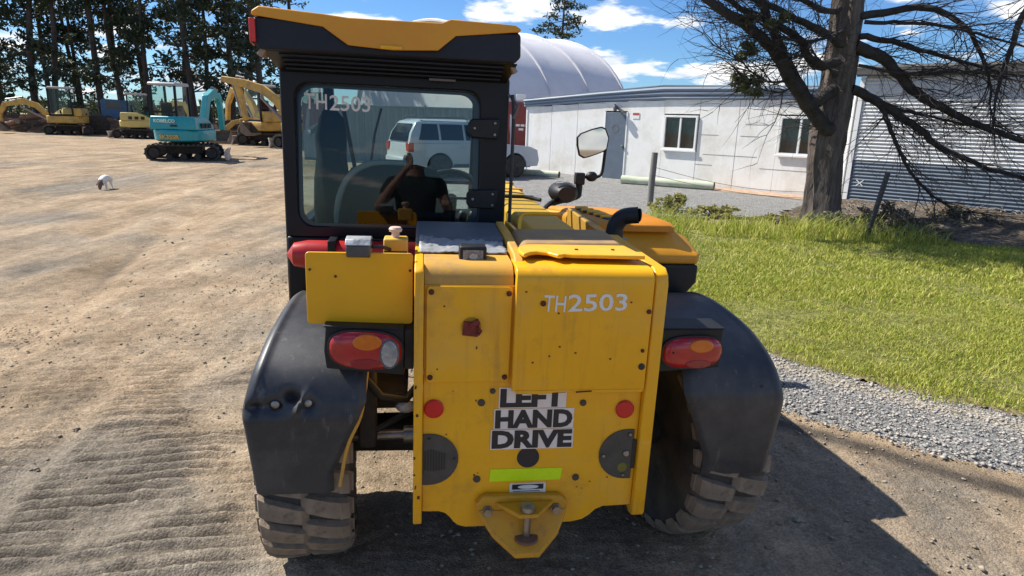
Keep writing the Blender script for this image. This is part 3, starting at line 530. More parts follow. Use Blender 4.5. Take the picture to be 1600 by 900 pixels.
for sgn, xc in ((-1, -0.346), (1, 0.333)):
    pts = [(xc, 0.655)] + [(xc - sgn * 0.022 - sgn * 0.0905 * math.cos(rad(a)), 0.568 + 0.088 * math.sin(rad(a))) for a in range(90, -91, -12)] + [(xc, 0.480)]
    d = MB().prism(pts, 'y', T - 0.005, T - 0.0004).build('side_vent_cover' if sgn < 0 else 'filler_cover', DGR, tail, 0.0015)
    MB().box(xc - 0.008 if sgn < 0 else xc - 0.004, xc + 0.004 if sgn < 0 else xc + 0.008, T - 0.007, T - 0.0004, 0.517, 0.620).build('hinge_block', INK, d, 0.001)
    if sgn < 0:
        for k in range(8): MB().box(-0.338 + 0.0085 * k, -0.334 + 0.0085 * k, T - 0.0066, T - 0.0052, 0.528 + 0.002 * abs(k - 3), 0.604 - 0.003 * abs(k - 2)).build('slot', INK, d)
        for x, z in ((-0.325, 0.640), (-0.246, 0.570)): bolt(x, z, T - 0.005, d, DGR, 0.004)
    else:
        for x, z, r in ((0.318, 0.640, 0.006), (0.235, 0.566, 0.006), (0.310, 0.572, 0.011), (0.305, 0.496, 0.005)): bolt(x, z, T - 0.005, d, STEEL, r, 'cap_screw')
        MB().lathe([(0.017, 0), (0.015, -0.0015)], (0.302, T - 0.0053, 0.522), 'y', 14).build('stain', pm('stain_green', (0.16, 0.15, 0.02), rough=0.7), d)
# ---- tow hitch: bolted triangular jaw with pin
HITM = pm('hitch_paint', (0.66, 0.31, 0.006), (0.54, 0.26, 0.015), rough=0.55, scale=9, c3=(0.22, 0.11, 0.05), s3=10, t3=(0.54, 0.72))
hit = MB().prism([(-0.176, 0.420), (-0.150, 0.446), (0.098, 0.440), (0.122, 0.414), (0.120, 0.385), (0.075, 0.335), (-0.115, 0.335), (-0.172, 0.390)], 'y', T - 0.028, T - 0.0005).build('tow_hitch', HITM, TH, 0.006)
MB().prism([(-0.115, T - 0.0285), (0.075, T - 0.0285), (0.012, T - 0.105), (-0.048, T - 0.105)], 'z', 0.412, 0.426).build('jaw_plate', HITM, hit, 0.004)
MB().loft([[(-0.172, T - 0.0290, 0.400), (0.120, T - 0.0290, 0.396), (0.120, T - 0.0290, 0.380), (-0.172, T - 0.0290, 0.384)], [(-0.125, T - 0.070, 0.340), (0.085, T - 0.070, 0.338), (0.085, T - 0.070, 0.322), (-0.125, T - 0.070, 0.324)], [(-0.056, T - 0.118, 0.296), (0.020, T - 0.118, 0.296), (0.020, T - 0.118, 0.280), (-0.056, T - 0.118, 0.280)]]).build('jaw_shield', HITM, hit, 0.004)
for s in (): MB().prism([(T - 0.0285, 0.333), (T - 0.0285, 0.411), (T - 0.085, 0.411), (T - 0.105, 0.333)], 'x', -0.02 + s * 0.065 - 0.005, -0.02 + s * 0.065 + 0.005).build('jaw_web', YELD, hit, 0.002)
for x in (-0.138, 0.083): MB().lathe([(0.018, 0), (0.018, -0.006), (0.014, -0.006), (0.014, -0.020), (0.0, -0.020)], (x, T - 0.028, 0.398), 'y', 6).build('hitch_bolt', STEEL, hit)
MB().lathe([(0.0, -0.100), (0.011, -0.098), (0.013, 0), (0.013, 0.010), (0.024, 0.012), (0.024, 0.026), (0.010, 0.032), (0.0, 0.032)], (-0.018, T - 0.080, 0.418), 'z', 16).build('hitch_pin', STEEL, hit, sm=40)
MB().lathe([(0.038, 0), (0.036, 0.008), (0.018, 0.010)], (-0.018, T - 0.082, 0.326), 'z', 20).build('pin_collar', RUST, hit, sm=40)
# ---- deck behind the access panel: foil sheet, grey cover, work light
def foil():
    b = MB(); nx, ny = 34, 16; rng = np.random.RandomState(4); nz = rng.rand(ny + 1, nx + 1)
    vs = [(-0.36 + 0.275 * i / nx + 0.004 * (nz[j, i] - .5), -0.345 + 0.17 * j / ny, 1.191 + 0.004 * nz[j, i] + 0.030 * float(fbm(np.array([i * 0.21 + 3.0]), np.array([j * 0.30]), 3)[0]) * (0.3 + j / ny)) for j in range(ny + 1) for i in range(nx + 1)]
    b.add(vs, [(j*(nx+1)+i, j*(nx+1)+i+1, (j+1)*(nx+1)+i+1, (j+1)*(nx+1)+i) for j in range(ny) for i in range(nx)]); return b
fo = foil().build('silver_foil_sheet', FOIL, TH, sm=70); fo.modifiers.new('t', 'SOLIDIFY').thickness = 0.003
MB().prism([(-0.20, 1.196), (-0.18, 1.214), (0.10, 1.222), (0.24, 1.20), (0.24, 0.9), (-0.20, 0.9)], 'x', -0.372, -0.075).build('engine_deck_cover', GREYC, TH, 0.008)
MB().prism([(-0.44, 1.186), (-0.40, 1.205), (-0.12, 1.225), (0.10, 1.228), (0.10, 1.15), (-0.44, 1.15)], 'x', -0.0740, -0.045).build('deck_rail', YELD, TH, 0.005)
wl = MB().box(-0.240, -0.157, -0.415, -0.360, 1.172, 1.228).build('work_light', BLK, TH, 0.006)
MB().box(-0.229, -0.168, -0.4165, -0.412, 1.181, 1.217).build('lens', pm('led_lens', (0.12, 0.12, 0.12), (0.30, 0.30, 0.30), rough=0.2, scale=70), wl)
MB().lathe([(0.012, 0), (0.012, -0.003), (0.008, -0.001)], (-0.198, -0.4168, 1.199), 'y', 16).build('reflector_cup', CLRL, wl)
for k in range(5): MB().box(-0.236, -0.161, -0.352 - 0.0, -0.348 + 0.0, 1.178 + k * 0.010, 1.182 + k * 0.010).build('cooling_fin', BLK, wl)
MB().box(-0.215, -0.18, -0.40, -0.365, 1.160, 1.173).tube([(-0.19, -0.39, 1.165), (-0.17, -0.41, 1.163), (-0.155, -0.40, 1.168), (-0.15, -0.38, 1.175)], 0.005, 6).build('bracket', STEEL, wl, 0.002)
# ---- lit top of the counterweight cover with cut-outs along its rear edge
_unused = [(0.325, T + 0.045)] + [(0.30, T + 0.045), (0.14, T + 0.055), (0.085, T + 0.052)] + [(0.055 + 0.03 * math.cos(rad(a)), T + 0.05 + 0.035 * math.sin(rad(a))) for a in (20, 60, 100, 140)] + [(0.02, T + 0.045)] + [(-0.005 + 0.045 * 0 - 0.0, T + 0.05)]
top = [(0.330, -0.455), (0.20, -0.450), (0.10, -0.448), (0.080, -0.440), (0.070, -0.452), (0.055, -0.456), (0.045, -0.440), (0.030, -0.415), (0.0, -0.405), (-0.025, -0.420), (-0.040, -0.446), (-0.050, -0.452), (-0.058, -0.40), (-0.050, -0.34), (-0.025, -0.30), (0.0, -0.292), (0.315, -0.285)]
tp = MB().prism(top, 'z', 1.2035, 1.216).build('pivot_cover', YEL, TH, 0.004)
for x, y in ((0.13, -0.375), (0.25, -0.37)): MB().lathe([(0.006, 0), (0.006, 0.003), (0, 0.003)], (x, y, 1.216), 'z', 10).build('bolt', BOLT, tp)
MB().prism([(-0.055, 1.12), (-0.055, 1.1885), (0.33, 1.1885), (0.33, 1.12)], 'y', -0.30, -0.40).build('pivot_block', YELD, TH, 0.01)
MB().loft([[(-0.03, y, 1.10), (-0.045, y, z - 0.03), (-0.02, y, z), (0.30, y, z + 0.004), (0.32, y, z - 0.02), (0.32, y, 1.10)] for y, z in ((-0.286, 1.217), (-0.20, 1.226), (-0.10, 1.228), (-0.03, 1.222))]).build('boom_pivot_housing', pm('dusty_shaded_yellow', (0.36, 0.22, 0.09), (0.26, 0.17, 0.09), rough=0.8, scale=9, c3=(0.45, 0.27, 0.06), s3=6), TH, 0.01)  # brown colour holds both dust and the cab's shade on yellow paint
MB().tube(spline([(0.0, -0.02, 1.20), (0.005, 0.0, 1.252), (0.02, 0.02, 1.268), (0.06, 0.02, 1.272), (0.16, 0.02, 1.272)], 5), 0.007, 8).build('guard_loop', YEL, TH, sm=60)
# ---- boom running forward, sloping down
def bm_sec(y, z, x0=0.040, x1=0.250, h=0.27): return [(x0, y, z - h), (x1, y, z - h), (x1, y, z - 0.02), (x1 - 0.02, y, z), (x0 + 0.02, y, z), (x0, y, z - 0.02)]
BOOMT = pm('boom_paint', (0.74, 0.38, 0.02), (0.64, 0.36, 0.05), rough=0.6, scale=6, spec=0.25, c3=(0.36, 0.27, 0.15), s3=3.0, t3=(0.58, 0.8))
boom = MB().loft([bm_sec(-0.025, 1.210), bm_sec(1.6, 1.202), bm_sec(2.75, 1.195)]).build('boom', BOOMT, TH, 0.006)
MB().loft([bm_sec(2.65, 1.18, 0.04, 0.195, 0.22), bm_sec(3.0, 1.10, 0.04, 0.195, 0.26), bm_sec(3.25, 0.75, 0.04, 0.195, 0.34)]).build('boom_nose', YEL, TH, 0.006)
MB().prism([(3.25, 0.18), (3.32, 0.18), (3.32, 0.82), (3.25, 0.82)], 'x', -0.50, 0.55).build('fork_carriage', BLKM, TH, 0.01)
for x in (-0.32, 0.37): MB().prism([(3.32, 0.08), (4.40, 0.06), (4.40, 0.075), (3.37, 0.13), (3.37, 0.80), (3.32, 0.80)], 'x', x - 0.05, x + 0.05).build('fork', BLKM, TH, 0.004)
for y in (1.15, 1.55, 1.95): MB().box(0.036, 0.254, y, y + 0.03, 1.19, 1.218 - 0.0052 * y).build('boom_strap', YELD, boom, 0.002)
MB().tube([(0.05, 1.02, 1.222), (0.10, 0.98, 1.226), (0.17, 0.98, 1.226), (0.245, 0.90, 1.220)], 0.010, 8).build('boom_hose', BLK, boom, sm=60)
MB().prism([(-0.02, 1.21), (0.30, 1.20), (0.30, 0.8), (-0.02, 0.8)], 'x', -0.012, 0.004).build('boom_guard_plate', YEL, TH, 0.003)
# ---- engine pod on the right with lid, louvres and exhaust
def podsec(y, z, xo=0.90): return [(0.40, y, 1.01), (xo - 0.005, y, 1.01), (xo, y, min(z, 1.06)), (xo - 0.03, y, z - 0.045 if z > 1.1 else min(z, 1.065)), (xo - 0.12, y, z), (0.42, y, z + 0.005), (0.40, y, z - 0.02)]
pod = MB().loft([podsec(0.375, 1.045, 0.885), podsec(0.400, 1.075, 0.90), podsec(0.50, 1.155), podsec(0.95, 1.150), podsec(1.75, 1.06, 0.88)]).build('engine_hood', HOOD, TH, 0.012)
MB().loft([[(0.42, y, z0), (xo - 0.06, y, z0), (xo, y, 0.93), (xo, y, 1.0095), (0.42, y, 1.0095)] for y, z0, xo in ((0.36, 0.86, 0.882), (0.50, 0.80, 0.892), (1.7, 0.72, 0.875))]).build('hood_lower', BLK, pod, 0.01)
lid = MB().loft([[(0.425, y, z - 0.03), (0.785, y, z - 0.03), (0.790, y, z - 0.012), (0.765, y, z), (0.445, y, z), (0.425, y, z - 0.012)] for y, z in ((0.445, 1.170), (0.475, 1.186), (0.90, 1.178), (1.60, 1.105))]).build('hood_lid', pm('hood_orange', (0.64, 0.24, 0.008), (0.56, 0.20, 0.010), rough=0.55, scale=6), pod, 0.006)
for k in range(5):
    MB().obox((0.455 + 0.012 * k, 0.83 - 0.075 * k, 1.187), (0.055, 0.040, 0.010), (0, 0, 0.35)).build('louvre_slot', INK, pod, 0.003)
    MB().obox((0.452 + 0.012 * k, 0.865 - 0.075 * k, 1.190), (0.070, 0.018, 0.016), (0.3, 0, 0.35)).build('louvre_rib', YEL, pod, 0.003)
MB().loft([[(0.388, y, 1.0), (0.425, y, 1.0), (0.425, y, z), (0.388, y, z)] for y, z in ((0.03, 1.16), (0.40, 1.17), (0.9, 1.185))]).build('hood_side_panel', YELD, pod, 0.005)
ex = MB().tube(spline([(0.415, 0.16, 1.05), (0.415, 0.16, 1.17), (0.420, 0.16, 1.215), (0.445, 0.15, 1.250), (0.500, 0.13, 1.262)], 5), [0.036] * 7 + [0.034] * 7 + [0.033] * 7, 16).build('exhaust_pipe', BLK, TH, sm=50)
MB().lathe([(0.027, 0.0), (0.027, 0.004), (0.0, 0.004)], (0.5005, 0.1295, 1.262), 'x', 16).build('exhaust_mouth', INK, ex)
MB().lathe([(0.055, 0), (0.055, 0.012), (0.040, 0.016)], (0.415, 0.16, 1.150), 'z', 18).build('exhaust_collar', STEEL, ex, sm=40)
# ---- number board, lamp on it, emergency stop
bd = MB().prism(rrect(-0.684, -0.378, 0.995, 1.211, 0.010, 3), 'y', -0.452, -0.442).build('number_board', YELB, TH, 0.002)
for x, z in ((-0.672, 1.160), (-0.386, 1.160), (-0.60, 1.14)): bolt(x, z, -0.452, bd, BOLT, 0.004)
MB().box(-0.64, -0.42, -0.4415, -0.40, 1.02, 1.05).box(-0.47, -0.40, -0.4415, -0.30, 1.05, 1.10).build('board_bracket', BLKM, bd, 0.003)
pl = MB().prism([(-0.465, 1.203), (-0.4535, 1.197), (-0.42, 1.197), (-0.38, 1.205), (-0.38, 1.238), (-0.42, 1.250), (-0.452, 1.246), (-0.466, 1.232)], 'x', -0.568, -0.500).build('plate_lamp', pm('lamp_housing', (0.05, 0.05, 0.052), (0.09, 0.09, 0.09), rough=0.4, scale=20), bd, 0.004)
MB().prism([(-0.440, 1.2505), (-0.452, 1.2475), (-0.466, 1.234), (-0.469, 1.236), (-0.454, 1.251), (-0.42, 1.255), (-0.38, 1.243), (-0.38, 1.239), (-0.42, 1.251)], 'x', -0.570, -0.498).build('lamp_cap', FOIL, pl, 0.002)
MB().tube([(-0.50, -0.40, 1.22), (-0.47, -0.38, 1.215), (-0.45, -0.34, 1.20)], 0.006, 6).build('lamp_cable', INK, pl)
es = MB().box(-0.470, -0.396, -0.335, -0.27, 1.170, 1.232).build('emergency_stop_box', pm('stop_box_yellow', (0.66, 0.38, 0.04), (0.58, 0.34, 0.06), rough=0.5, scale=20), TH, 0.006)
MB().box(-0.468, -0.398, -0.337, -0.3352, 1.176, 1.194).build('stop_label', INK, es)
MB().lathe([(0.012, 0), (0.012, 0.016), (0.019, 0.018), (0.021, 0.026), (0.017, 0.032), (0, 0.034)], (-0.434, -0.302, 1.232), 'z', 20).build('stop_button', CREAM, es, sm=40)
MB().lathe([(0.0, -0.20), (0.045, -0.17), (0.055, -0.12), (0.055, 0.30), (0.04, 0.33), (0.0, 0.335)], (-0.66, 0.16, 1.075), 'x', 24).build('red_tank', REDP, TH, sm=40)
MB().box(-0.70, -0.67, 0.10, 0.23, 1.0, 1.14).box(-0.58, -0.55, 0.10, 0.23, 1.0, 1.14).build('tank_strap', BLKM, TH, 0.003)
MB().lathe([(0.010, -0.02), (0.010, 0.02)], (-0.685, -0.30, 1.06), 'y', 10).lathe([(0.010, -0.02), (0.010, 0.02)], (-0.685, -0.30, 1.10), 'y', 10).build('marker_stud', pm('stud_orange', (0.6, 0.2, 0.05), rough=0.4), bd)
# ---- tail lamps in black housings
def lamp(x0, x1, z0, z1, cx, cz, rx, rz, left):
    h = MB().prism([(x0, z0 + 0.02), (x0 - 0.006, z0 + 0.075), (x0, z1), (x1, z1 - 0.008), (x1, z0 - 0.004)] if left else [(x0, z0), (x0, z1), (x1, z1), (x1, z0 + 0.015)], 'y', T + 0.012, T + 0.10).build('tail_lamp', BLK, TH, 0.004)
    MB().prism([(x0 - 0.004, z1), (x1, z1 - 0.008), (x1, z1 - 0.002), (x0 - 0.004, z1 + 0.006)] if left else [(x0, z1 + 0.001), (x1, z1 + 0.001), (x1, z1 + 0.006), (x0, z1 + 0.006)], 'y', T + 0.004, T + 0.11).build('lamp_hood', BLK, h, 0.002)
    def dome(p, y0, d, k=5):
        b = MB(); c = (sum(q[0] for q in p) / len(p), sum(q[1] for q in p) / len(p)); rings = []
        for i in range(k + 1):
            s = math.cos(i / k * 1.35); yy = y0 - d * math.sin(i / k * math.pi / 2); rings.append([(c[0] + (q[0] - c[0]) * s, yy, c[1] + (q[1] - c[1]) * s) for q in p])
        return b.loft(rings)
    base = ellp(cx, cz, rx, rz, 36, 2.7); tilt = -0.06 if left else 0.02
    base = [(x, z + tilt * (x - cx)) for x, z in base]
    MB().prism([(cx + (x - cx) * 1.05, cz + (z - cz) * 1.08) for x, z in base], 'y', T + 0.004, T + 0.0118).build('lamp_seal', INK, h, 0.001)
    dome(base, T + 0.0038, 0.020).build('red_lens', REDL, h, sm=50)
    am = [(x, z) for x, z in ellp(cx + (0.006 if left else 0.02), cz + rz * 0.52, rx * 0.40, rz * 0.42, 24)]
    MB().prism(am, 'y', T - 0.0185, T - 0.004).build('amber_lens', AMBL, h, 0.003)
    if left:
        MB().prism(ellp(cx + rx * 0.66, cz - 0.006, rx * 0.25, rz * 0.74, 24), 'y', T - 0.0180, T - 0.002).build('reversing_lens', CLRL, h, 0.004)
        MB().ring(ellp(cx + rx * 0.66, cz - 0.006, rx * 0.265, rz * 0.77, 24), ellp(cx + rx * 0.66, cz - 0.006, rx * 0.245, rz * 0.73, 24), 'y', T - 0.0188, T - 0.001).build('lens_rim', TRIM, h)
    MB().prism(ellp(cx + (0.0 if left else 0.015), cz - rz * 0.62, rx * 0.42, rz * 0.28, 20), 'y', T - 0.0172, T - 0.004).build('brake_lens', pm('red_lens_dark', (0.26, 0.008, 0.012), rough=0.12, coat=0.5) if 'red_lens_dark' not in MATS else MATS['red_lens_dark'], h, 0.002)
    for dx, dz in ((-0.72, 0.1), (0.25, -0.75), (0.30, 0.75)) if not left else (): bolt(cx + rx * dx, cz + rz * dz, T - 0.012, h, INK, 0.003, 'lens_screw')
lamp(-0.628, -0.402, 0.848, 0.998, -0.513, 0.928, 0.105, 0.058, True)
lamp(0.392, 0.600, 0.845, 0.990, 0.500, 0.915, 0.098, 0.052, False)
MB().box(-0.402, -0.374, T + 0.02, T + 0.09, 0.86, 0.985).build('lamp_bracket', DARK, TH, 0.003)
# ---- fenders: thick moulded shells over the wheels
def fender(sgn, y0, name, dent=True, top=0.938):
    prof = spline([(-0.455, 0.435), (-0.468, 0.56), (-0.478, 0.712), (-0.462, 0.775), (-0.41, 0.845), (-0.30, 0.903), (-0.16, 0.930), (0.0, top), (0.16, 0.924), (0.30, 0.885), (0.42, 0.80)], 10)
    n = len(prof); m = 44; rings_o = []; rings_i = []
    for i, (y, z) in enumerate(prof):
        a = i / (n - 1); p0 = prof[max(i - 1, 0)]; p1 = prof[min(i + 1, n - 1)]; ty, tz = p1[0] - p0[0], p1[1] - p0[1]; L = math.hypot(ty, tz); ny, nz = -tz / L, ty / L
        xo = 0.862 + 0.02 * min(1, max(0, (z - 0.43) / 0.25)) - 0.055 * min(1, max(0, (z - 0.72) / 0.25)) ** 1.3
        xi = 0.622 - 0.105 * min(1, max(0, (z - 0.50) / 0.25))
        ro, ri = [], []
        for k in range(m + 1):
            t = k / m; x = xi + (xo - xi) * t; e = max(0, (x - (xo - 0.028)) / 0.028); dr = -0.024 * (1 - math.sqrt(max(0, 1 - e * e))); dr -= 0.010 * max(0, (xi + 0.02 - x) / 0.02); dr += 0.005 * math.exp(-((x - (xo - 0.030)) / 0.010) ** 2)
            if dent:
                for dx, dz, s, dp in ((-0.785, 0.742, 0.024, 0.034), (-0.690, 0.745, 0.022, 0.026), (-0.738, 0.768, 0.020, 0.042), (-0.84, 0.738, 0.022, 0.028)): dr -= dp * math.exp(-(((-x) - dx) / s) ** 2 - ((z - dz) / (s * 0.8)) ** 2) if y < -0.2 else 0
                if y < -0.2: dr += 0.022 * math.exp(-((x - 0.715 + 0.5 * (z - 0.74)) / 0.010) ** 2 - ((z - 0.745) / 0.03) ** 2) + 0.006 * math.exp(-((z - 0.70) / 0.02) ** 2)
            yy, zz = y + ny * -dr * -1, z + nz * dr
            yy = y + ny * dr; 
            ro.append((sgn * x, y0 + yy, zz)); ri.append((sgn * x, y0 + yy - ny * 0.007, zz - nz * 0.007))
        rings_o.append(ro + ri[::-1])
    return MB().loft(rings_o).build(name, FEND, TH, sm=50)
AY = -0.035
fl = fender(-1, 0.0, 'rear_fender'); fr = fender(1, 0.03, 'rear_fender', False)
for x, z in ((-0.785, 0.742), (-0.690, 0.745)): MB().lathe([(0.013, 0.012), (0.013, 0.0), (0.008, -0.004), (0.0, -0.004)], (x, -0.462, z), 'y', 12).build('fender_bolt', STEEL, fl, sm=40)
for x, z in ((0.70, 0.76), (0.79, 0.765)): MB().lathe([(0.010, 0.006), (0.010, 0.0), (0.006, -0.003), (0.0, -0.003)], (x, -0.434, z), 'y', 10).build('fender_bolt', DARK, fr, sm=40)
MB().obox((-0.655, -0.31, 0.953), (0.012, 0.02, 0.012), (0.6, 0, 0.4)).build('fender_clip', INK, fl)
MB().tube(spline([(-0.602, -0.460, 0.46), (-0.575, -0.462, 0.60), (-0.535, -0.460, 0.70), (-0.520, -0.43, 0.80), (-0.518, -0.36, 0.86)], 5), 0.006, 8).build('fender_stay', YELD, fl, sm=60)
for s in (-1, 1):
    f2 = MB().loft([[(s * 0.56, 2.33 + 0.55 * math.cos(a), 0.43 + 0.53 * math.sin(a)), (s * 0.88, 2.33 + 0.55 * math.cos(a), 0.43 + 0.53 * math.sin(a)), (s * 0.88, 2.33 + 0.54 * math.cos(a), 0.43 + 0.515 * math.sin(a)), (s * 0.56, 2.33 + 0.54 * math.cos(a), 0.43 + 0.515 * math.sin(a))] for a in [rad(15 + 12 * k) for k in range(14)]]).build('front_fender', FEND, TH, sm=50)
# ---- wheels
R_T, W_T = 0.415, 0.305
lug_me = None
def wheel(x, y, lugs=True, steer=0.0):
    global lug_me
    s = 1 if x > 0 else -1
    prof = [(0.22, -0.125), (0.235, -0.14), (0.30, -0.152), (0.355, -0.148), (0.382, -0.130), (0.390, -0.10), (0.392, 0.0), (0.390, 0.10), (0.382, 0.130), (0.355, 0.148), (0.30, 0.152), (0.235, 0.14), (0.22, 0.125)]
    wh = MB().lathe(prof, (0, 0, 0), 'x', 48).build('wheel', RUB, TH, sm=50); wh.location = (x, y, R_T - 0.004); wh.rotation_euler = (0, 0, steer)
    MB().lathe([(0.0, 0.06 * s), (0.09, 0.06 * s), (0.10, 0.03 * s), (0.17, 0.02 * s), (0.20, 0.10 * s), (0.228, 0.135 * s), (0.231, 0.12 * s), (0.222, 0.0), (0.226, -0.10 * s), (0.219, -0.118 * s), (0.210, -0.115 * s), (0.200, -0.03 * s), (0.12, -0.015 * s), (0.11, -0.06 * s), (0.0, -0.06 * s)], (0, 0, 0), 'x', 36).build('rim', YELD, wh, sm=40)
    MB().lathe([(0.0, -0.085 * s), (0.10, -0.085 * s), (0.11, -0.070 * s), (0.185, -0.070 * s), (0.198, -0.050 * s), (0.0, -0.050 * s)], (0, 0, 0), 'x', 28).build('hub_plate', DARK, wh, sm=40)
    if lugs:
        if lug_me is None:
            b = MB(); rings = []
            for xx, w2, h in ((-0.012, 0.022, 0.398), (0.01, 0.028, 0.414), (0.07, 0.031, 0.416), (0.115, 0.033, 0.412), (0.140, 0.033, 0.400), (0.153, 0.030, 0.355)):
                sh = xx * 0.32; rr_ = []
                for dw, hh in ((-w2 * 1.15, 0.375), (-w2, h), (w2, h), (w2 * 1.15, 0.375)): rr_.append((xx, hh * math.sin((dw + sh) / 0.40), -hh * math.cos((dw + sh) / 0.40)))
                rings.append(rr_)
            o = b.loft(rings).build('tread_lug', RUBD, wh); lug_me = o.data; first = o
        else: first = None
        for k in range(25):
            for side in (0, 1):
                a = 2 * math.pi * (k + 0.5 * side) / 25
                if first is not None: o = first; first = None
                else: o = bpy.data.objects.new('tread_lug', lug_me); COL.objects.link(o); o.parent = wh
                o.rotation_euler = Euler((a, 0, 0)) if side == 0 else (Matrix.Rotation(a, 3, 'X') @ Matrix.Rotation(math.pi, 3, 'Z')).to_euler()
    return wh
wheel(-0.752, AY, True, rad(5)); wheel(0.712, AY + 0.03, True, rad(8)); wheel(-0.727, 2.33, False); wheel(0.727, 2.33, False)
# ---- cab
yb = 0.30
outer = rrect(-0.885, -0.015, 1.118, 1.775, 0.03, 5); inner = rrect(-0.836, -0.125, 1.160, 1.708, 0.06, 5)
fr_ = MB().ring(outer, inner, 'y', yb, yb + 0.075).build('cab_rear_frame', BLKM, TH, 0.006)
win = MB().prism(rrect(-0.842, -0.119, 1.154, 1.714, 0.062, 5), 'y', yb + 0.018, yb + 0.023).build('rear_window', GLS, TH)
# dark frit border printed round the pane
MB().ring(rrect(-0.836, -0.125, 1.160, 1.708, 0.06, 5), rrect(-0.818, -0.150, 1.172, 1.692, 0.055, 5), 'y', yb + 0.014, yb + 0.0172).build('window_border', pm('frit_dark', (0.02, 0.035, 0.045), rough=0.2), win)
text('fleet_number', 'TH', 0.058, 0.085, WHT, win, (-0.806, yb + 0.0165, 1.612), (rad(90), 0, 0), 0.001, 0.004)
text('fleet_number', '2503', 0.058, 0.155, WHT, win, (-0.711, yb + 0.0165, 1.610), (rad(90), 0, 0), 0.001, 0.010)
win.rotation_euler = (rad(-3.6), 0, 0); _p = Vector((0, yb + 0.018, 1.154)); win.location = _p - Matrix.Rotation(rad(-3.6), 3, 'X') @ _p
for z in (1.567, 1.289):
    hg = MB().prism([(-0.175, z - 0.020), (-0.160, z - 0.036), (-0.055, z - 0.040), (-0.050, z + 0.040), (-0.160, z + 0.036), (-0.175, z + 0.020)], 'y', yb - 0.022, yb - 0.0005).build('window_hinge', BLK, TH, 0.005)
    for dx, dz in ((-0.07, 0.022), (-0.07, -0.022), (-0.15, 0)): bolt(dx, z + dz, yb - 0.022, hg, STEEL, 0.006)
MB().prism([(-0.118, 1.115), (-0.070, 1.115), (-0.094, 1.158)], 'y', yb - 0.004, yb - 0.0005).build('warning_sticker', TRIM, TH)
MB().prism([(-0.106, 1.121), (-0.082, 1.121), (-0.094, 1.145)], 'y', yb - 0.0052, yb - 0.0042).build('warning_symbol', WHT, TH)
# lower rear wall, sides, pillars, floor
MB().box(-0.885, -0.03, yb + 0.002, yb + 0.05, 0.80, 1.1175).build('cab_rear_wall', BLKM, TH, 0.01)
MB().prism([(0.30, 0.80), (0.30, 1.775), (0.34, 1.79), (1.42, 1.79), (1.60, 1.25), (1.62, 0.62), (1.0, 0.50), (0.62, 0.80)], 'x', -0.905, -0.886).build('tmp_side', BLKM, TH) if False else None
def frame_bars(x, name):
    b = MB()
    for p, q in (((0.34, 0.82), (0.34, 1.77)), ((0.34, 1.77), (1.42, 1.77)), ((1.42, 1.77), (1.60, 1.22)), ((1.60, 1.22), (1.58, 0.62)), ((1.58, 0.62), (0.95, 0.58)), ((0.95, 0.58), (0.60, 0.82)), ((0.60, 0.82), (0.34, 0.82))):
        b.bar((x, p[0], p[1]), (x, q[0], q[1]), 0.05, 0.055, (1, 0, 0))
    return b.build(name, BLKM, TH, 0.006)
frame_bars(-0.862, 'door_frame'); frame_bars(-0.045, 'cab_side_frame')
MB().bar((-0.862, 0.60, 1.12), (-0.862, 1.60, 1.12), 0.04, 0.05, (1, 0, 0)).build('door_rail', BLKM, TH, 0.005)
MB().prism([(0.36, 0.84), (0.62, 0.84), (0.97, 0.61), (1.56, 0.65), (1.57, 1.10), (0.36, 1.10)], 'x', -0.868, -0.858).build('door_panel', BLKM, TH)
MB().prism([(0.36, 1.14), (1.57, 1.14), (1.59, 1.22), (1.42, 1.75), (0.36, 1.75)], 'x', -0.864, -0.860).build('door_glass', GLSF, TH)
MB().prism([(0.36, 1.14), (1.57, 1.14), (1.59, 1.22), (1.42, 1.75), (0.36, 1.75)], 'x', -0.047, -0.043).build('side_glass', GLSF, TH)
MB().prism([(0.36, 0.64), (1.57, 0.64), (1.57, 1.10), (0.36, 1.10)], 'x', -0.050, -0.040).build('cab_side_panel', BLKM, TH)
MB().add([(-0.84, 1.605, 0.9), (-0.07, 1.605, 0.9), (-0.07, 1.605, 1.22), (-0.84, 1.605, 1.22), (-0.84, 1.43, 1.76), (-0.07, 1.43, 1.76)], [(0, 1, 2, 3), (3, 2, 5, 4)]).build('windscreen', GLSF, TH)
MB().bar((-0.86, 1.60, 1.23), (-0.05, 1.60, 1.23), 0.02, 0.02).build('windscreen_bar', BLKM, TH)
MB().tube([(-0.66, 1.56, 1.24), (-0.62, 1.50, 1.5), (-0.58, 1.46, 1.64)], 0.008, 6).build('wiper', INK, TH)
MB().box(-0.85, -0.06, 0.36, 1.58, 0.62, 0.66).build('cab_floor', BLK, TH, 0.01)
MB().prism([(1.22, 0.66), (1.58, 0.66), (1.58, 1.06), (1.40, 1.10), (1.28, 1.05)], 'x', -0.84, -0.06).build('dashboard', BLK, TH, 0.02)
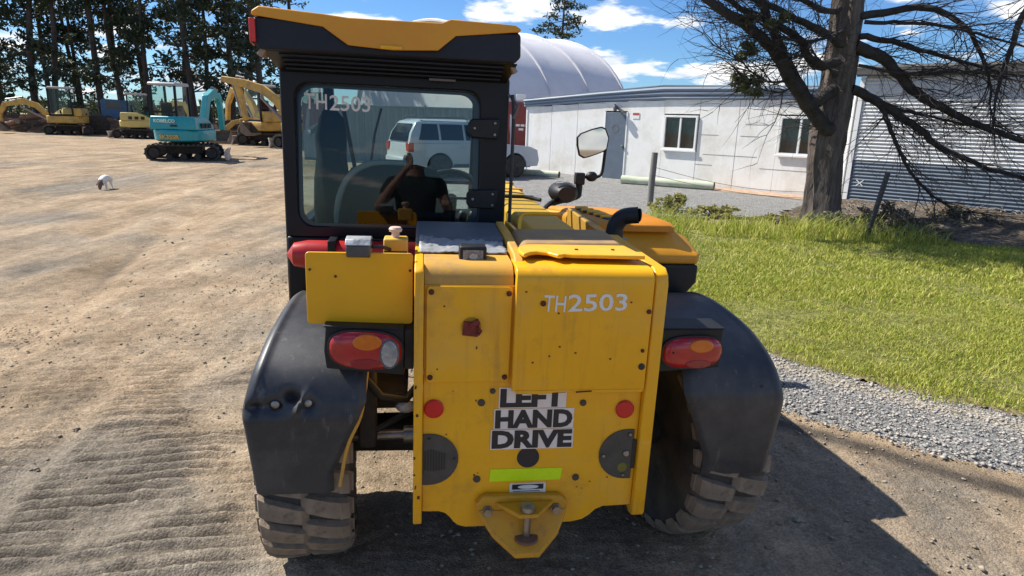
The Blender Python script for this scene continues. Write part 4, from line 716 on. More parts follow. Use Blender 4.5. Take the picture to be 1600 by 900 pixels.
# seat
seat = MB().box(-0.70, -0.24, 0.56, 1.05, 0.86, 0.98).build('seat', SEATM, TH, 0.04, 3)
MB().loft([[(-0.47 + wx * math.cos(a) , 0.50 + dy + 0.055 * math.sin(a) + 0.02 * math.cos(2 * a), z) for a in [2 * math.pi * k / 20 for k in range(20)]] for z, wx, dy in ((0.96, 0.235, 0.08), (1.05, 0.25, 0.06), (1.20, 0.245, 0.03), (1.32, 0.225, 0.01), (1.38, 0.18, 0.0), (1.40, 0.10, 0.0))]).build('seat_back', SEATM, seat, sm=60)
MB().tube(spline([(-0.72, 0.47, 1.0), (-0.71, 0.46, 1.2), (-0.66, 0.45, 1.34), (-0.56, 0.45, 1.405), (-0.42, 0.45, 1.41)], 5), 0.013, 8).build('seat_piping', pm('piping_grey', (0.32, 0.33, 0.32), rough=0.6), seat, sm=60)
# steering wheel and column
sw = MB(); ring = []
for k in range(28):
    a = 2 * math.pi * k / 28; c = Vector((-0.20, 1.05, 1.20)); ux, uy = Vector((1, 0, 0)), Vector((0, 0.62, 0.78))
    p = c + (ux * math.cos(a) + uy * math.sin(a)) * 0.165; ring.append(p)
sw.tube(ring + [ring[0]], 0.015, 8).build('steering_wheel', BLK, TH, sm=60); swo = bpy.data.objects['steering_wheel']
MB().tube([(-0.20, 1.05, 1.20), (-0.20, 1.18, 1.08), (-0.20, 1.30, 0.95)], [0.03, 0.03, 0.045], 10).bar((-0.36, 1.05, 1.20), (-0.04, 1.05, 1.20), 0.022, 0.012).build('steering_column', BLK, swo, sm=50)
MB().ell((-0.245, 0.985, 1.235), (0.030, 0.022, 0.026)).tube([(-0.245, 0.985, 1.235), (-0.255, 0.99, 1.18), (-0.26, 1.0, 1.15)], 0.008, 8).build('steering_knob', pm('knob_white', (0.62, 0.64, 0.62), rough=0.35), swo, sm=60)
# jacket hanging inside the left side, levers, fan and tray on the dash
def jacket():
    rings = []
    for z, wx, wy, cx in ((1.62, 0.02, 0.02, -0.735), (1.58, 0.05, 0.035, -0.735), (1.50, 0.065, 0.05, -0.74), (1.42, 0.060, 0.06, -0.735), (1.33, 0.07, 0.055, -0.73), (1.20, 0.075, 0.06, -0.725), (1.08, 0.07, 0.06, -0.72), (0.98, 0.06, 0.05, -0.715)):
        rings.append([(cx + wx * math.cos(a) * (1 + 0.15 * math.sin(3 * a + z * 9)), 0.52 + wy * math.sin(a) * (1 + 0.2 * math.sin(4 * a + z * 7)), z) for a in [2 * math.pi * k / 16 for k in range(16)]])
    return MB().loft(rings)
jacket().build('hanging_jacket', SEATM, TH, sm=60)
MB().tube([(-0.69, 0.62, 1.62), (-0.66, 0.70, 1.40), (-0.63, 0.75, 1.18)], 0.010, 6).build('seat_belt', INK, TH)
MB().ell((-0.555, 1.40, 1.155), (0.028, 0.02, 0.028)).build('gauge', WHT, TH, sm=60)
MB().box(-0.50, -0.30, 1.34, 1.46, 1.21, 1.225).box(-0.44, -0.42, 1.40, 1.42, 1.10, 1.215).build('dash_tray', TRIM, TH, 0.004)
MB().ell((-0.40, 1.38, 1.285), (0.075, 0.05, 0.06)).ell((-0.43, 1.38, 1.36), (0.03, 0.03, 0.05)).build('dash_bag', INK, TH, sm=50)
for x in (-0.16, -0.11): MB().tube([(x, 0.75, 0.98), (x, 0.74, 1.12)], 0.010, 8).ell((x, 0.74, 1.15), (0.022, 0.022, 0.032)).build('control_lever', INK, TH, sm=50)
MB().box(-0.20, -0.07, 0.60, 1.10, 0.66, 0.98).build('side_console', BLK, TH, 0.02)
# black hand rail and cable along the right rear corner
MB().tube(spline([(-0.005, 0.28, 1.70), (0.002, 0.275, 1.60), (0.002, 0.27, 1.20), (-0.002, 0.25, 1.13), (-0.012, 0.22, 1.10)], 5), 0.007, 8).build('hand_rail', INK, TH, sm=60)
MB().tube([(-0.02, 0.29, 1.70), (0.02, 0.28, 1.66), (0.0, 0.27, 1.61)], 0.006, 6).build('cable', TRIM, TH)
# roof: black moulding with a yellow cap, overhanging at the rear
ry = 0.10
def rsec(y, k, dz): return [(x * 1.0 + (-0.466 - x) * (1 - k), y, z + dz) for x, z in ((-0.926, 1.898), (-0.928, 1.822), (-0.905, 1.800), (-0.027, 1.800), (-0.005, 1.822), (-0.008, 1.898), (-0.020, 1.905), (-0.905, 1.905))]
roof = MB().loft([rsec(ry, 1, 0), rsec(0.16, 1.0, 0.0), rsec(0.80, 1.0, 0.004)]).build('roof', BLKR, TH, 0.008)
MB().loft([[(x, y, z) for x, y, z in ((-0.880 - 0.02 * t, yy, zz), (-0.028 + 0.015 * t, yy, zz), (-0.028 + 0.015 * t, yy, 1.802), (-0.880 - 0.02 * t, yy, 1.802))] for t, yy, zz in ((1, 0.125, 1.7985), (0.6, 0.19, 1.775), (0, 0.298, 1.742), (0, 0.80, 1.742))]).build('roof_underside', BLKM, roof, 0.004)
for k in range(4):
    y = 0.145 + 0.035 * k; z = 1.7925 - 0.0125 * k; MB().bar((-0.85, y, z - 0.004), (-0.06, y, z - 0.004), 0.010, 0.006).build('soffit_rib', BLKR, roof)
MB().obox((-0.28, 0.262, 1.744), (0.10, 0.03, 0.008), (0.35, 0, 0)).build('roof_sticker', TRIM, roof)
MB().obox((-0.905, 0.16, 1.792), (0.02, 0.08, 0.03), (0, 0.6, 0)).build('roof_corner_trim', pm('tan_trim', (0.30, 0.22, 0.16), rough=0.7), roof, 0.003)
MB().obox((-0.022, 0.17, 1.785), (0.016, 0.05, 0.03), (0, -0.6, 0)).build('roof_corner_trim', MATS['tan_trim'], roof, 0.003)
cap_rear = [(-0.926, 1.9065), (-0.693, 1.883), (-0.608, 1.827), (-0.456, 1.819), (-0.302, 1.827), (-0.240, 1.880), (-0.013, 1.9065), (-0.008, 1.915), (-0.030, 1.928), (-0.257, 1.934), (-0.290, 1.920), (-0.607, 1.917), (-0.692, 1.924), (-0.900, 1.936), (-0.924, 1.920)]
capf = [(x, max(z, 1.9065)) for x, z in cap_rear]
def capsec(poly, y, k=1.0, dz=0.0, push=0.0): return [(-0.466 + (x + 0.466) * k, y - (0.014 if 1.819 <= z < 1.83 else 0), z + dz) for x, z in poly]
MB().loft([capsec(cap_rear, ry - 0.010), capsec(cap_rear, ry - 0.001)]).build('roof_cap_rear', HOOD, roof, 0.004)
MB().loft([capsec(capf, ry - 0.0005), capsec(capf, 0.60, 1.0, 0.006), capsec(capf, 0.80, 0.99, -0.010)]).build('roof_cap', HOOD, roof, 0.006)
MB().prism([(0.088, 1.820), (0.088, 1.897), (0.14, 1.900), (0.14, 1.812)], 'x', -0.934, -0.9285).box(-0.933, -0.914, 0.0870, 0.0995, 1.822, 1.896).build('red_marker_strip', pm('marker_red', (0.62, 0.03, 0.02), (0.5, 0.03, 0.02), rough=0.35, scale=30), roof, 0.002)
MB().box(-0.50, -0.425, 0.0710, 0.0845, 1.821, 1.833).build('cap_notch', YEL, roof, 0.002)
# ---- mirror on its bent arm and the work lamp beside the boom
my_ = 2.0
arm = MB().tube(spline([(0.42, my_ - 0.2, 1.02), (0.53, my_ - 0.06, 1.085), (0.690, my_ - 0.02, 1.125), (0.712, my_, 1.16), (0.712, my_, 1.24)], 5), 0.024, 10).tube(spline([(0.712, my_, 1.256), (0.78, my_, 1.258), (0.838, my_, 1.262), (0.864, my_, 1.285), (0.872, my_, 1.34), (0.878, my_, 1.45)], 5), 0.011, 8).build('mirror_arm', BLK, TH, sm=60)
MB().box(0.680, 0.745, my_ - 0.03, my_ + 0.03, 1.205, 1.285).build('arm_clamp', BLK, arm, 0.006)
MB().ell((0.795, my_, 1.262), (0.042, 0.035, 0.035)).build('arm_knuckle', BLK, arm, sm=60)
mo = [(0.668, 1.520), (0.69, 1.545), (0.77, 1.578), (0.835, 1.596), (0.865, 1.585), (0.893, 1.525), (0.884, 1.450), (0.860, 1.430), (0.765, 1.392), (0.725, 1.382), (0.690, 1.400), (0.673, 1.465)]
mc = (0.780, 1.490)
mir = MB().loft([[(x, my_ - 0.025, z) for x, z in mo], [(x, my_ - 0.01, z) for x, z in mo], [(mc[0] + (x - mc[0]) * 0.8, my_ + 0.03, mc[1] + (z - mc[1]) * 0.8) for x, z in mo]]).build('mirror', BLK, TH, 0.005)
MB().prism([(mc[0] + (x - mc[0]) * 0.91, mc[1] + (z - mc[1]) * 0.91) for x, z in mo], 'y', my_ - 0.0285, my_ - 0.0255).build('mirror_glass', MIRR, mir)
hl = MB().loft([[(0.600 + wx * math.cos(a), y, 1.150 + wz * math.sin(a)) for a in [2 * math.pi * k / 18 for k in range(18)]] for y, wx, wz in ((1.86, 0.060, 0.048), (1.92, 0.090, 0.066), (2.0, 0.098, 0.074), (2.05, 0.092, 0.070))]).build('front_lamp', BLK, TH, sm=45)
MB().tube(spline([(0.53, 1.90, 1.215), (0.60, 1.89, 1.225), (0.66, 1.91, 1.20)], 4), 0.008, 6).build('lamp_bezel', FOIL, hl, sm=60)
for x in (-0.895, -0.045): MB().bar((x, 0.79, 1.845), (x, 1.46, 1.80), 0.06, 0.10).build('roof_side_rail', BLKM, roof, 0.01)
MB().bar((-0.90, 1.46, 1.80), (-0.04, 1.46, 1.80), 0.07, 0.09).build('roof_front_rail', BLKM, roof, 0.01)
for y in (0.95, 1.12, 1.29): MB().bar((-0.87, y, 1.835 - 0.06 * (y - .8)), (-0.07, y, 1.835 - 0.06 * (y - .8)), 0.022, 0.03).build('roof_guard_bar', BLKM, roof, 0.003)
MB().add([(-0.87, 0.79, 1.82), (-0.07, 0.79, 1.82), (-0.07, 1.45, 1.785), (-0.87, 1.45, 1.785)], [(0, 1, 2, 3)]).build('roof_glass', GLSF, roof)

# ================================================================== SITE OFFICE AND SHED
WALLW = pm('cream_wall_sheet', (0.84, 0.83, 0.79), (0.80, 0.79, 0.74), rough=0.6, scale=3, c3=(0.58, 0.52, 0.42), s3=1.3, t3=(0.46, 0.82), grime=[(2.0, (6, 6, 0.4), (0.58, 0.72), (0.50, 0.46, 0.38), 0.35)])
FASC = pm('blue_grey_fascia', (0.16, 0.21, 0.28), (0.20, 0.25, 0.31), rough=0.45, scale=2, c3=(0.38, 0.37, 0.36), s3=1.2, t3=(0.58, 0.75), stretch=(0.4, 1, 3))
DOORM = pm('slate_door', (0.10, 0.13, 0.17), (0.125, 0.155, 0.195), rough=0.5, scale=4)
WPVC = pm('white_frame', (0.80, 0.80, 0.78), rough=0.4)
def wall_lines(m, n_per_m, amt):
    t = m.node_tree; b = t.nodes['Principled BSDF']; co = t.nodes.new('ShaderNodeTexCoord'); wv = t.nodes.new('ShaderNodeTexWave'); wv.inputs['Scale'].default_value = n_per_m; wv.wave_profile = 'SAW'; wv.bands_direction = 'X'
    t.links.new(co.outputs['Object'], wv.inputs['Vector']); bn = t.nodes.new('ShaderNodeBump'); bn.inputs['Strength'].default_value = amt; bn.inputs['Distance'].default_value = 0.004; t.links.new(wv.outputs['Fac'], bn.inputs['Height']); t.links.new(bn.outputs[0], b.inputs['Normal'])
wall_lines(WALLW, 2.0, 0.25)
OFF = empty('site_office', (0.35, 22.1, -0.02), (0, 0, rad(-40.86)))
tag(OFF, 'long low cream panelled site office with blue-grey roof edge behind the gravel', 'building')
wl_ = 9.9; H0 = 2.34
for (x0, x1, z0, z1) in ((0.0, 1.0, 0, H0), (1.012, 2.03, 0, H0), (2.042, 3.05, 0, H0), (3.05, 3.85, 1.99, H0), (3.85, 5.03, 0, H0), (5.035, 6.10, 0, 0.95), (5.035, 6.10, 1.94, H0), (6.112, 7.2, 0, H0), (7.212, 8.26, 0, H0), (8.265, 9.33, 0, 0.97), (8.265, 9.33, 1.97, H0), (9.335, 9.9, 0, H0)):
    p = MB().box(x0, x1, 0, 0.06, z0 + 0.02, z1 - (0.22 * max(0, 1 - x0 / 4.5) if z1 == H0 else 0)).build('wall_panel', WALLW, OFF, 0.004)
MB().box(0, 9.9, 0.065, 5.5, 0.0, 2.05).build('office_core', DARK, OFF)
MB().box(-0.06, 0.0, -0.02, 5.5, 0, 2.12).build('end_wall', WALLW, OFF, 0.005)
for x, z, L in ((6.2, 1.42, 0.5), (7.3, 1.42, 0.5), (6.3, 0.9, 1.5), (7.9, 0.62, 1.4), (6.1, 0.62, 0.5), (7.4, 1.72, 0.6)): MB().box(x, x + L, -0.0045, -0.0025, z, z + 0.008).build('patch_seam', TRIM, OFF)
fa = MB()
for k, (dz, dy) in enumerate(((0.0, -0.05), (0.11, -0.075), (0.22, -0.10))):
    fa = MB().loft([[(x, dy, zb + dz * s), (x, dy - 0.02, zb + dz * s + 0.05 * s), (x, dy, zb + (dz + 0.105) * s), (x, 0.3, zb + (dz + 0.105) * s), (x, 0.3, zb + dz * s)] for x, zb, s in ((-0.12, 2.09, 0.72), (2.9, 2.28, 0.82), (5.0, 2.33, 1.08), (7.0, 2.345, 0.98), (9.95, 2.37, 0.78))]).build('fascia_board', FASC, OFF, 0.003)
MB().loft([[(x, -0.10, z), (x, 5.6, z + 0.25), (x, 5.6, z + 0.30), (x, -0.10, z + 0.03)] for x, z in ((-0.12, 2.34), (2.9, 2.55), (5.0, 2.70), (7.0, 2.665), (9.95, 2.62))]).build('office_roof', FASC, OFF)
dr_ = MB().box(3.09, 3.81, -0.012, 0.04, 0.02, 1.97).build('door', DOORM, OFF, 0.004)
MB().box(3.05, 3.088, -0.02, 0.05, 0.0, 1.99).box(3.812, 3.85, -0.02, 0.05, 0.0, 1.99).build('door_frame', WALLW, dr_)
MB().ring(ellp(3.45, 1.50, 0.13, 0.13, 24), ellp(3.45, 1.50, 0.09, 0.09, 24), 'y', -0.016, -0.0125).build('door_emblem', TRIM, dr_)
MB().lathe([(0.04, 0), (0.04, -0.05), (0.0, -0.06)], (3.74, -0.012, 1.0), 'y', 12).build('door_handle', STEEL, dr_, sm=40)
lp = MB().tube([(3.42, 0.0, 2.16), (3.42, -0.10, 2.20), (3.45, -0.16, 2.17)], 0.02, 8).lathe([(0.05, -0.12), (0.07, 0.0), (0.04, 0.05), (0, 0.05)], (3.50, -0.18, 2.12), 'z', 12).obox((3.62, -0.12, 2.06), (0.32, 0.06, 0.07), (0, 0.55, 0)).build('door_lamp', TRIM, OFF, sm=40)
MB().box(4.01, 4.24, -0.012, -0.0095, 1.80, 1.98).build('wall_sign', WPVC, OFF); MB().box(4.02, 4.23, -0.0150, -0.0125, 1.90, 1.965).build('sign_band', pm('sign_red', (0.45, 0.08, 0.06), rough=0.5), OFF)
OFW = pm('office_window_dark', (0.055, 0.065, 0.07), (0.085, 0.095, 0.10), rough=0.12, scale=2)
CURT = pm('window_blind', (0.20, 0.21, 0.21), (0.25, 0.26, 0.26), rough=0.8, scale=3)
for x0, x1, z0, z1 in ((5.06, 6.08, 0.97, 1.92), (8.29, 9.31, 0.99, 1.95)):
    wn = MB().ring([(x0, z0), (x1, z0), (x1, z1), (x0, z1)], [(x0 + .055, z0 + .065), (x1 - .055, z0 + .065), (x1 - .055, z1 - .055), (x0 + .055, z1 - .055)], 'y', -0.045, 0.05).build('window', WPVC, OFF, 0.004)
    xm = (x0 + x1) / 2
    MB().box(xm - 0.025, xm + 0.025, -0.035, 0.04, z0 + 0.066, z1 - 0.056).build('mullion', WPVC, wn, 0.003)
    for a, b in ((x0 + 0.056, xm - 0.026), (xm + 0.026, x1 - 0.056)):
        MB().box(a, b, 0.012, 0.016, z0 + 0.066, z1 - 0.056).build('pane', GLSD if False else glass('office_pane', (0.55, 0.6, 0.6), 1.5, 1.8) if 'office_pane' not in MATS else MATS['office_pane'], wn)
        MB().box(a, b, 0.050, 0.056, z0 + 0.066, z1 - 0.056).build('dark_interior', OFW, wn)
        MB().box(a + (b - a) * 0.35, b, 0.040, 0.046, z0 + 0.07, z1 - 0.16).build('blind', CURT, wn)
    MB().box(x0 - 0.03, x1 + 0.03, -0.07, -0.046, z0 - 0.03, z0 + 0.02).build('sill', WPVC, wn, 0.004)
MB().lathe([(0.055, 0), (0.055, 2.45)], (9.97, -0.07, 0.0), 'z', 14).build('downpipe', WPVC, OFF, sm=50)
mulch = MB().add([(6.7, -0.75, 0.03), (9.9, -0.95, 0.03), (9.9, -0.05, 0.06), (6.6, -0.05, 0.06)], [(0, 1, 2, 3)]).build('mulch_strip', pm('orange_mulch', (0.34, 0.22, 0.14), (0.44, 0.33, 0.24), rough=0.95, scale=8, c3=(0.25, 0.13, 0.06), s3=20, bump=0.8, bscale=30)); mulch.location = OFF.location; mulch.rotation_euler = OFF.rotation_euler; tag(mulch, 'orange-brown mulch strip along the foot of the cream office', None, None, 'structure')
# corrugated shed
SHW = pm('shed_sheet_pale', (0.64, 0.65, 0.65), (0.57, 0.58, 0.58), rough=0.5, scale=2, c3=(0.40, 0.38, 0.35), s3=1.5, metal=0.0)
SHB = pm('shed_sheet_blue_grey', (0.115, 0.15, 0.195), (0.14, 0.175, 0.215), rough=0.55, scale=3)  # lower part of the wall, darker and blue-grey
SHED = empty('corrugated_shed', (7.60, 15.00, -0.02), (0, 0, rad(-42.5)))
tag(SHED, 'grey corrugated steel shed with a darker blue-grey lower wall at the right edge', 'shed')
def corr(x0, x1, z0, z1, pitch=0.076, amp=0.012):
    n = int((z1 - z0) / (pitch / 6)); pr = [( -amp * math.sin(2 * math.pi * (k * (z1 - z0) / n) / pitch), z0 + k * (z1 - z0) / n) for k in range(n + 1)]
    return MB().add([(x, y, z) for x in (x0, x1) for y, z in pr], [(k, k + 1, n + 1 + k + 1, n + 1 + k) for k in range(n)])
for i in range(4):
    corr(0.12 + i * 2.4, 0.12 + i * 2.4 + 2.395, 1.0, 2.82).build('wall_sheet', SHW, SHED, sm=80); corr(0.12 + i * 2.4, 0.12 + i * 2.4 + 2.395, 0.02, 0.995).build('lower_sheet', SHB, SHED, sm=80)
MB().box(0.12, 9.7, 0.03, 5.0, 0.0, 2.80).build('shed_core', DARK, SHED)
MB().prism([(-0.12, 2.80), (-0.16, 2.83), (-0.16, 3.0), (-0.05, 3.04), (5.1, 3.5), (5.1, 3.42), (0.0, 2.83)], 'x', -0.05, 9.8).build('shed_roof', pm('shed_roof_dark', (0.07, 0.068, 0.065), (0.10, 0.095, 0.09), rough=0.7, scale=6), SHED, 0.01)
for i in range(13): MB().obox((0.1 + i * 0.75, -0.165, 2.915), (0.70, 0.02, 0.15), (0, random.Random(i).uniform(-.02, .02), 0)).build('roof_edge_sheet', MATS['shed_roof_dark'], SHED, 0.004)
MB().box(0.02, 0.115, -0.03, 0.06, 0.0, 2.80).build('corner_flashing', WPVC, SHED, 0.004)
for s in (1, -1): MB().obox((0.33, -0.0165, 0.50), (0.20, 0.003, 0.018), (0, s * 0.75, 0)).build('cross_mark', WPVC, SHED)
# ================================================================== FABRIC DOME, CONTAINER, FENCE
DOME = empty('fabric_dome_shelter', (1.8, 46.8, 0), (0, 0, rad(45)))
tag(DOME, 'large white fabric dome shelter rising behind the cream office', 'shelter')
FAB = pm('white_fabric', (0.66, 0.65, 0.66), (0.60, 0.59, 0.61), rough=0.7, scale=0.6, c3=(0.52, 0.50, 0.50), s3=0.8, stretch=(1, 1, 1), bump=0.4, bscale=1.2)
RD, HD, LD = 7.6, 7.0, 10.5
def domepanel(x0, x1):
    rings = []
    for i in range(7):
        t = i / 6; x = x0 + (x1 - x0) * t; sag = 0.10 * math.sin(math.pi * t)
        rings.append([(x, -(RD - sag) * math.cos(a), (HD - sag) * math.sin(a) ** 0.85) for a in [math.pi * k / 30 for k in range(31)]])
    return MB().loft(rings, caps=False, closed=False)
nb_ = 3
for k in range(nb_): domepanel(-LD + k * LD / nb_, -LD + (k + 1) * LD / nb_).build('fabric_panel', FAB, DOME, sm=60)
for k in range(nb_ + 1): MB().tube([(-LD + k * LD / nb_, -(RD + 0.03) * math.cos(a), (HD + 0.03) * math.sin(a) ** 0.85) for a in [math.pi * q / 30 for q in range(31)]], 0.10, 6).build('rib', FAB, DOME, sm=60)
MB().prism([(-(RD - .05) * math.cos(math.pi * k / 30), (HD - .05) * math.sin(math.pi * k / 30) ** 0.85) for k in range(31)], 'x', -0.06, -0.02).build('end_wall', FAB, DOME)
MB().prism([(-(RD - .05) * math.cos(math.pi * k / 30), (HD - .05) * math.sin(math.pi * k / 30) ** 0.85) for k in range(31)], 'x', -LD + 0.02, -LD + 0.06).build('end_wall', FAB, DOME)
CONT = empty('shipping_container', (-0.62, 34.0, 0), (0, 0, rad(6)))
tag(CONT, 'rust-red shipping container between the cab and the cream office', 'container')
CRED = pm('container_red', (0.26, 0.055, 0.045), (0.21, 0.045, 0.04), rough=0.6, scale=2, c3=(0.14, 0.05, 0.03), s3=3)
MB().prism([(-1.22 + (0.061 * i), -0.0 - (0.035 if (i // 2) % 2 else 0.0)) for i in range(41)] + [(1.22, 2.44), (-1.22, 2.44)], 'z', 0.18, 2.42).build('wall', CRED, CONT)
for x0 in (-1.28, 1.19): MB().box(x0, x0 + 0.09, -0.07, 0.03, 0.0, 2.6).build('corner_post', CRED, CONT, 0.01)
for z0 in (0.05, 2.42): MB().box(-1.19, 1.19, -0.06, 2.46, z0, z0 + 0.14).build('rail', CRED, CONT, 0.01)
for x0, x1, z0, z1 in ((0.55, 0.75, 1.35, 1.46), (0.80, 1.0, 1.35, 1.46), (0.70, 0.95, 1.15, 1.26), (1.05, 1.12, 1.35, 1.46)): MB().box(x0, x1, -0.042, -0.0385, z0, z1).build('white_marking', WPVC, CONT)
MB().box(0.55, 1.05, 0.1, 0.5, 2.62, 2.95).build('roof_box', WPVC, CONT, 0.01)
FEN = empty('steel_fence', (-13.0, 24.0, 0), (0, 0, rad(-4)))
tag(FEN, 'grey-green corrugated steel fence seen through the cab window', 'fence')
FENM = pm('fence_green_grey', (0.22, 0.25, 0.24), (0.26, 0.29, 0.27), rough=0.55, scale=1)
for k in range(3):
    x0 = 5.4 + k * 2.2; n = 48
    MB().prism([(x0 + 2.15 * i / n, 0.018 * (1 if (i // 3) % 2 else -1)) for i in range(n + 1)] + [(x0 + 2.15, 0.03), (x0, 0.03)], 'z', 0.03, 1.95).build('fence_panel', FENM, FEN)
    MB().box(x0 - 0.05, x0 - 0.005, -0.04, 0.05, 0, 2.05).build('post', FENM, FEN, 0.004)
    MB().box(x0, x0 + 2.15, -0.035, 0.05, 1.951, 2.0).build('rail', FENM, FEN, 0.004)

# ================================================================== SUV
def suv():
    S = empty('parked_suv', (-2.45, 18.15, 0.0), (0, 0, rad(32)), 0.84)
    tag(S, 'silver-white four-wheel-drive wagon parked beyond the cab, by the office', 'car')
    CP = pm('car_silver_white', (0.54, 0.57, 0.60), (0.50, 0.53, 0.56), rough=0.28, coat=0.8, scale=1)
    def arch(cx, r): return [(cx + r * math.cos(rad(a)), 0.40 + r * math.sin(rad(a))) for a in range(180, -1, -15)]
    low = [(-1.02, 0.52), (-1.06, 0.75), (-1.04, 1.10), (3.86 - 0.55, 1.12), (3.62, 1.06), (3.78, 0.92), (3.80, 0.50), (3.70, 0.42)] 
    body = [(-1.02, 0.45), (-1.08, 0.60), (-1.05, 1.14), (2.30, 1.16), (3.40, 1.08), (3.72, 0.96), (3.80, 0.62), (3.74, 0.42)] + [(2.82 + 0.46, 0.40)] + arch(2.82, 0.46)[::-1][0:] + [(2.82 - 0.46, 0.38), (0.46, 0.38)] + arch(0.0, 0.46)[::-1] + [(-0.46, 0.40)]
    b = MB().prism(body, 'y', -0.95, 0.95).build('body', CP, S, 0.045, 3)
    MB().box(-0.9, 3.6, -0.70, 0.70, 0.36, 0.9).build('underbody', DARK, S)
    gh = MB().loft([[(-1.04, -0.92, 1.13), (2.35, -0.92, 1.14), (2.35, 0.92, 1.14), (-1.04, 0.92, 1.13)], [(-0.96, -0.86, 1.45), (1.98, -0.85, 1.45), (1.98, 0.85, 1.45), (-0.96, 0.86, 1.45)], [(-0.74, -0.74, 1.80), (1.42, -0.73, 1.82), (1.42, 0.73, 1.82), (-0.74, 0.74, 1.80)], [(-0.50, -0.60, 1.885), (1.05, -0.59, 1.90), (1.05, 0.59, 1.90), (-0.50, 0.60, 1.885)]]).build('cabin', CP, S, 0.04, 3)
    TINT = pm('tinted_car_glass', (0.012, 0.014, 0.016), rough=0.06, coat=0.3)
    def sidewin(x0, x1, x2, x3): # bottom x0..x1 top x2..x3
        for s in (-1,):
            def yy(z): return s * (0.86 + (1.45 - z) * (0.06 / 0.32) if z < 1.45 else 0.86 - (z - 1.45) * (0.10 / 0.35))
            o = MB(); zb, zt = 1.25, 1.74; ps = [(x0, zb), (x1, zb), (x1 + (x3 - x1) * .45, 1.45), (x3, zt), (x2, zt), (x0 + (x2 - x0) * .45, 1.45)]
            vs = [(x, yy(z) + s * 0.012, z) for x, z in ps] + [(x, yy(z) - s * 0.02, z) for x, z in ps]; n = 6
            o.add(vs, [tuple(range(n)), tuple(range(2*n-1, n-1, -1))] + [(i, (i+1) % n, n + (i+1) % n, n + i) for i in range(n)]).build('side_window', TINT, S, 0.006)
    sidewin(-0.72, -0.02, -0.56, -0.04); sidewin(0.06, 0.86, 0.04, 0.84); sidewin(0.94, 2.05, 0.92, 1.50)
    MB().add([(-1.058, -0.74, 1.20), (-1.058, 0.74, 1.20), (-0.985, 0.70, 1.46), (-0.805, 0.62, 1.74), (-0.805, -0.62, 1.74), (-0.985, -0.70, 1.46)], [(0, 1, 2, 5), (5, 2, 3, 4)]).build('rear_window', TINT, S)
    MB().add([(2.30, -0.78, 1.18), (2.30, 0.78, 1.18), (1.60, 0.66, 1.79), (1.60, -0.66, 1.79)], [(0, 1, 2, 3)]).build('windscreen', TINT, S)
    for s in (-1, 1):
        tl = MB().prism([(s * 0.955, 0.88), (s * 0.955, 1.16), (s * 0.70, 1.16), (s * 0.74, 0.90)], 'x', -1.09, -0.90).build('tail_light', REDL, S, 0.02)
        MB().tube([(-0.6, s * 0.62, 1.90), (-0.5, s * 0.62, 1.95), (1.0, s * 0.62, 1.955), (1.1, s * 0.62, 1.91)], 0.025, 8).build('roof_rail', TRIM, S, sm=50)
        MB().box(-1.12, -1.0, s * 0.0 - 0.9 if s < 0 else 0.88, -0.88 if s < 0 else 0.9, 0.5, 0.7).build('bumper_corner', CP, S, 0.01)
    MB().box(-1.15, -1.02, -0.90, 0.90, 0.46, 0.70).build('rear_bumper', CP, S, 0.04)
    MB().box(0.47, 2.35, -0.99, -0.955, 0.40, 0.50).build('side_step', TRIM, S, 0.01)
    for x in (0.72, 1.75): MB().box(x, x + 0.2, -0.985, -0.955, 1.02, 1.06).build('door_handle', CP, S, 0.01)
    MB().prism([(1.80, 1.16), (2.02, 1.16), (2.0, 1.36), (1.84, 1.36)], 'y', -1.16, -0.99).build('wing_mirror', CP, S, 0.03)
    for x in (0.0, 2.82):
        for s in (-1, 1):
            wv = MB().lathe([(0.27, -0.12), (0.36, -0.125), (0.395, -0.09), (0.40, 0), (0.395, 0.09), (0.36, 0.125), (0.27, 0.12)], (0, 0, 0), 'y', 32).build('wheel', RUB, S, sm=50); wv.location = (x, s * 0.84, 0.40)
            MB().lathe([(0.0, s * 0.07), (0.06, s * 0.075), (0.07, s * 0.05), (0.10, s * 0.02), (0.25, s * 0.03), (0.275, s * 0.10), (0.272, s * 0.09), (0.24, -s * 0.05)], (0, 0, 0), 'y', 28).build('rim', DARK, wv, sm=40, recalc=False)
            if s < 0:
                for k in range(5):
                    for dd in (-0.16, 0.16):
                        a = 2 * math.pi * k / 5 + dd + 0.2; MB().bar((0.06 * math.cos(a), -0.08, 0.06 * math.sin(a)), (0.265 * math.cos(a * 1.0), -0.10, 0.265 * math.sin(a)), 0.035, 0.03, (0, 1, 0)).build('spoke', pm('alloy', (0.72, 0.72, 0.73), rough=0.4) if 'alloy' not in MATS else MATS['alloy'], wv)
suv()

# ================================================================== LOGS, POSTS, WIRE
LOGM = pm('green_white_log', (0.46, 0.52, 0.36), (0.58, 0.58, 0.46), rough=0.8, scale=3, c3=(0.36, 0.42, 0.22), s3=4)
ENDM = pm('log_end', (0.10, 0.08, 0.06), rough=0.9)
def log(a, b, r, lab):
    a, b = Vector(a), Vector(b); n = 14; rng = random.Random(2)
    o = MB().tube([a + (b - a) * (k / n) + Vector((0, 0, rng.uniform(-.006, .006))) for k in range(n + 1)], [r * rng.uniform(0.95, 1.05) for k in range(n + 1)], 14).build('barrier_log', LOGM, sm=50)
    d = (b - a).normalized(); MB().tube([b, b + d * 0.006], r * 0.93, 14).build('cut_end', ENDM, o); MB().tube([a - d * 0.006, a], r * 0.93, 14).build('cut_end', ENDM, o)
    tag(o, lab, 'log')
log((2.98, 18.15, 0.11), (5.22, 16.98, 0.115), 0.115, 'pale green weathered log lying in front of the office windows')
log((-0.6, 20.2, 0.10), (1.30, 19.35, 0.10), 0.10, 'pale log lying between the parked wagon and the office door')
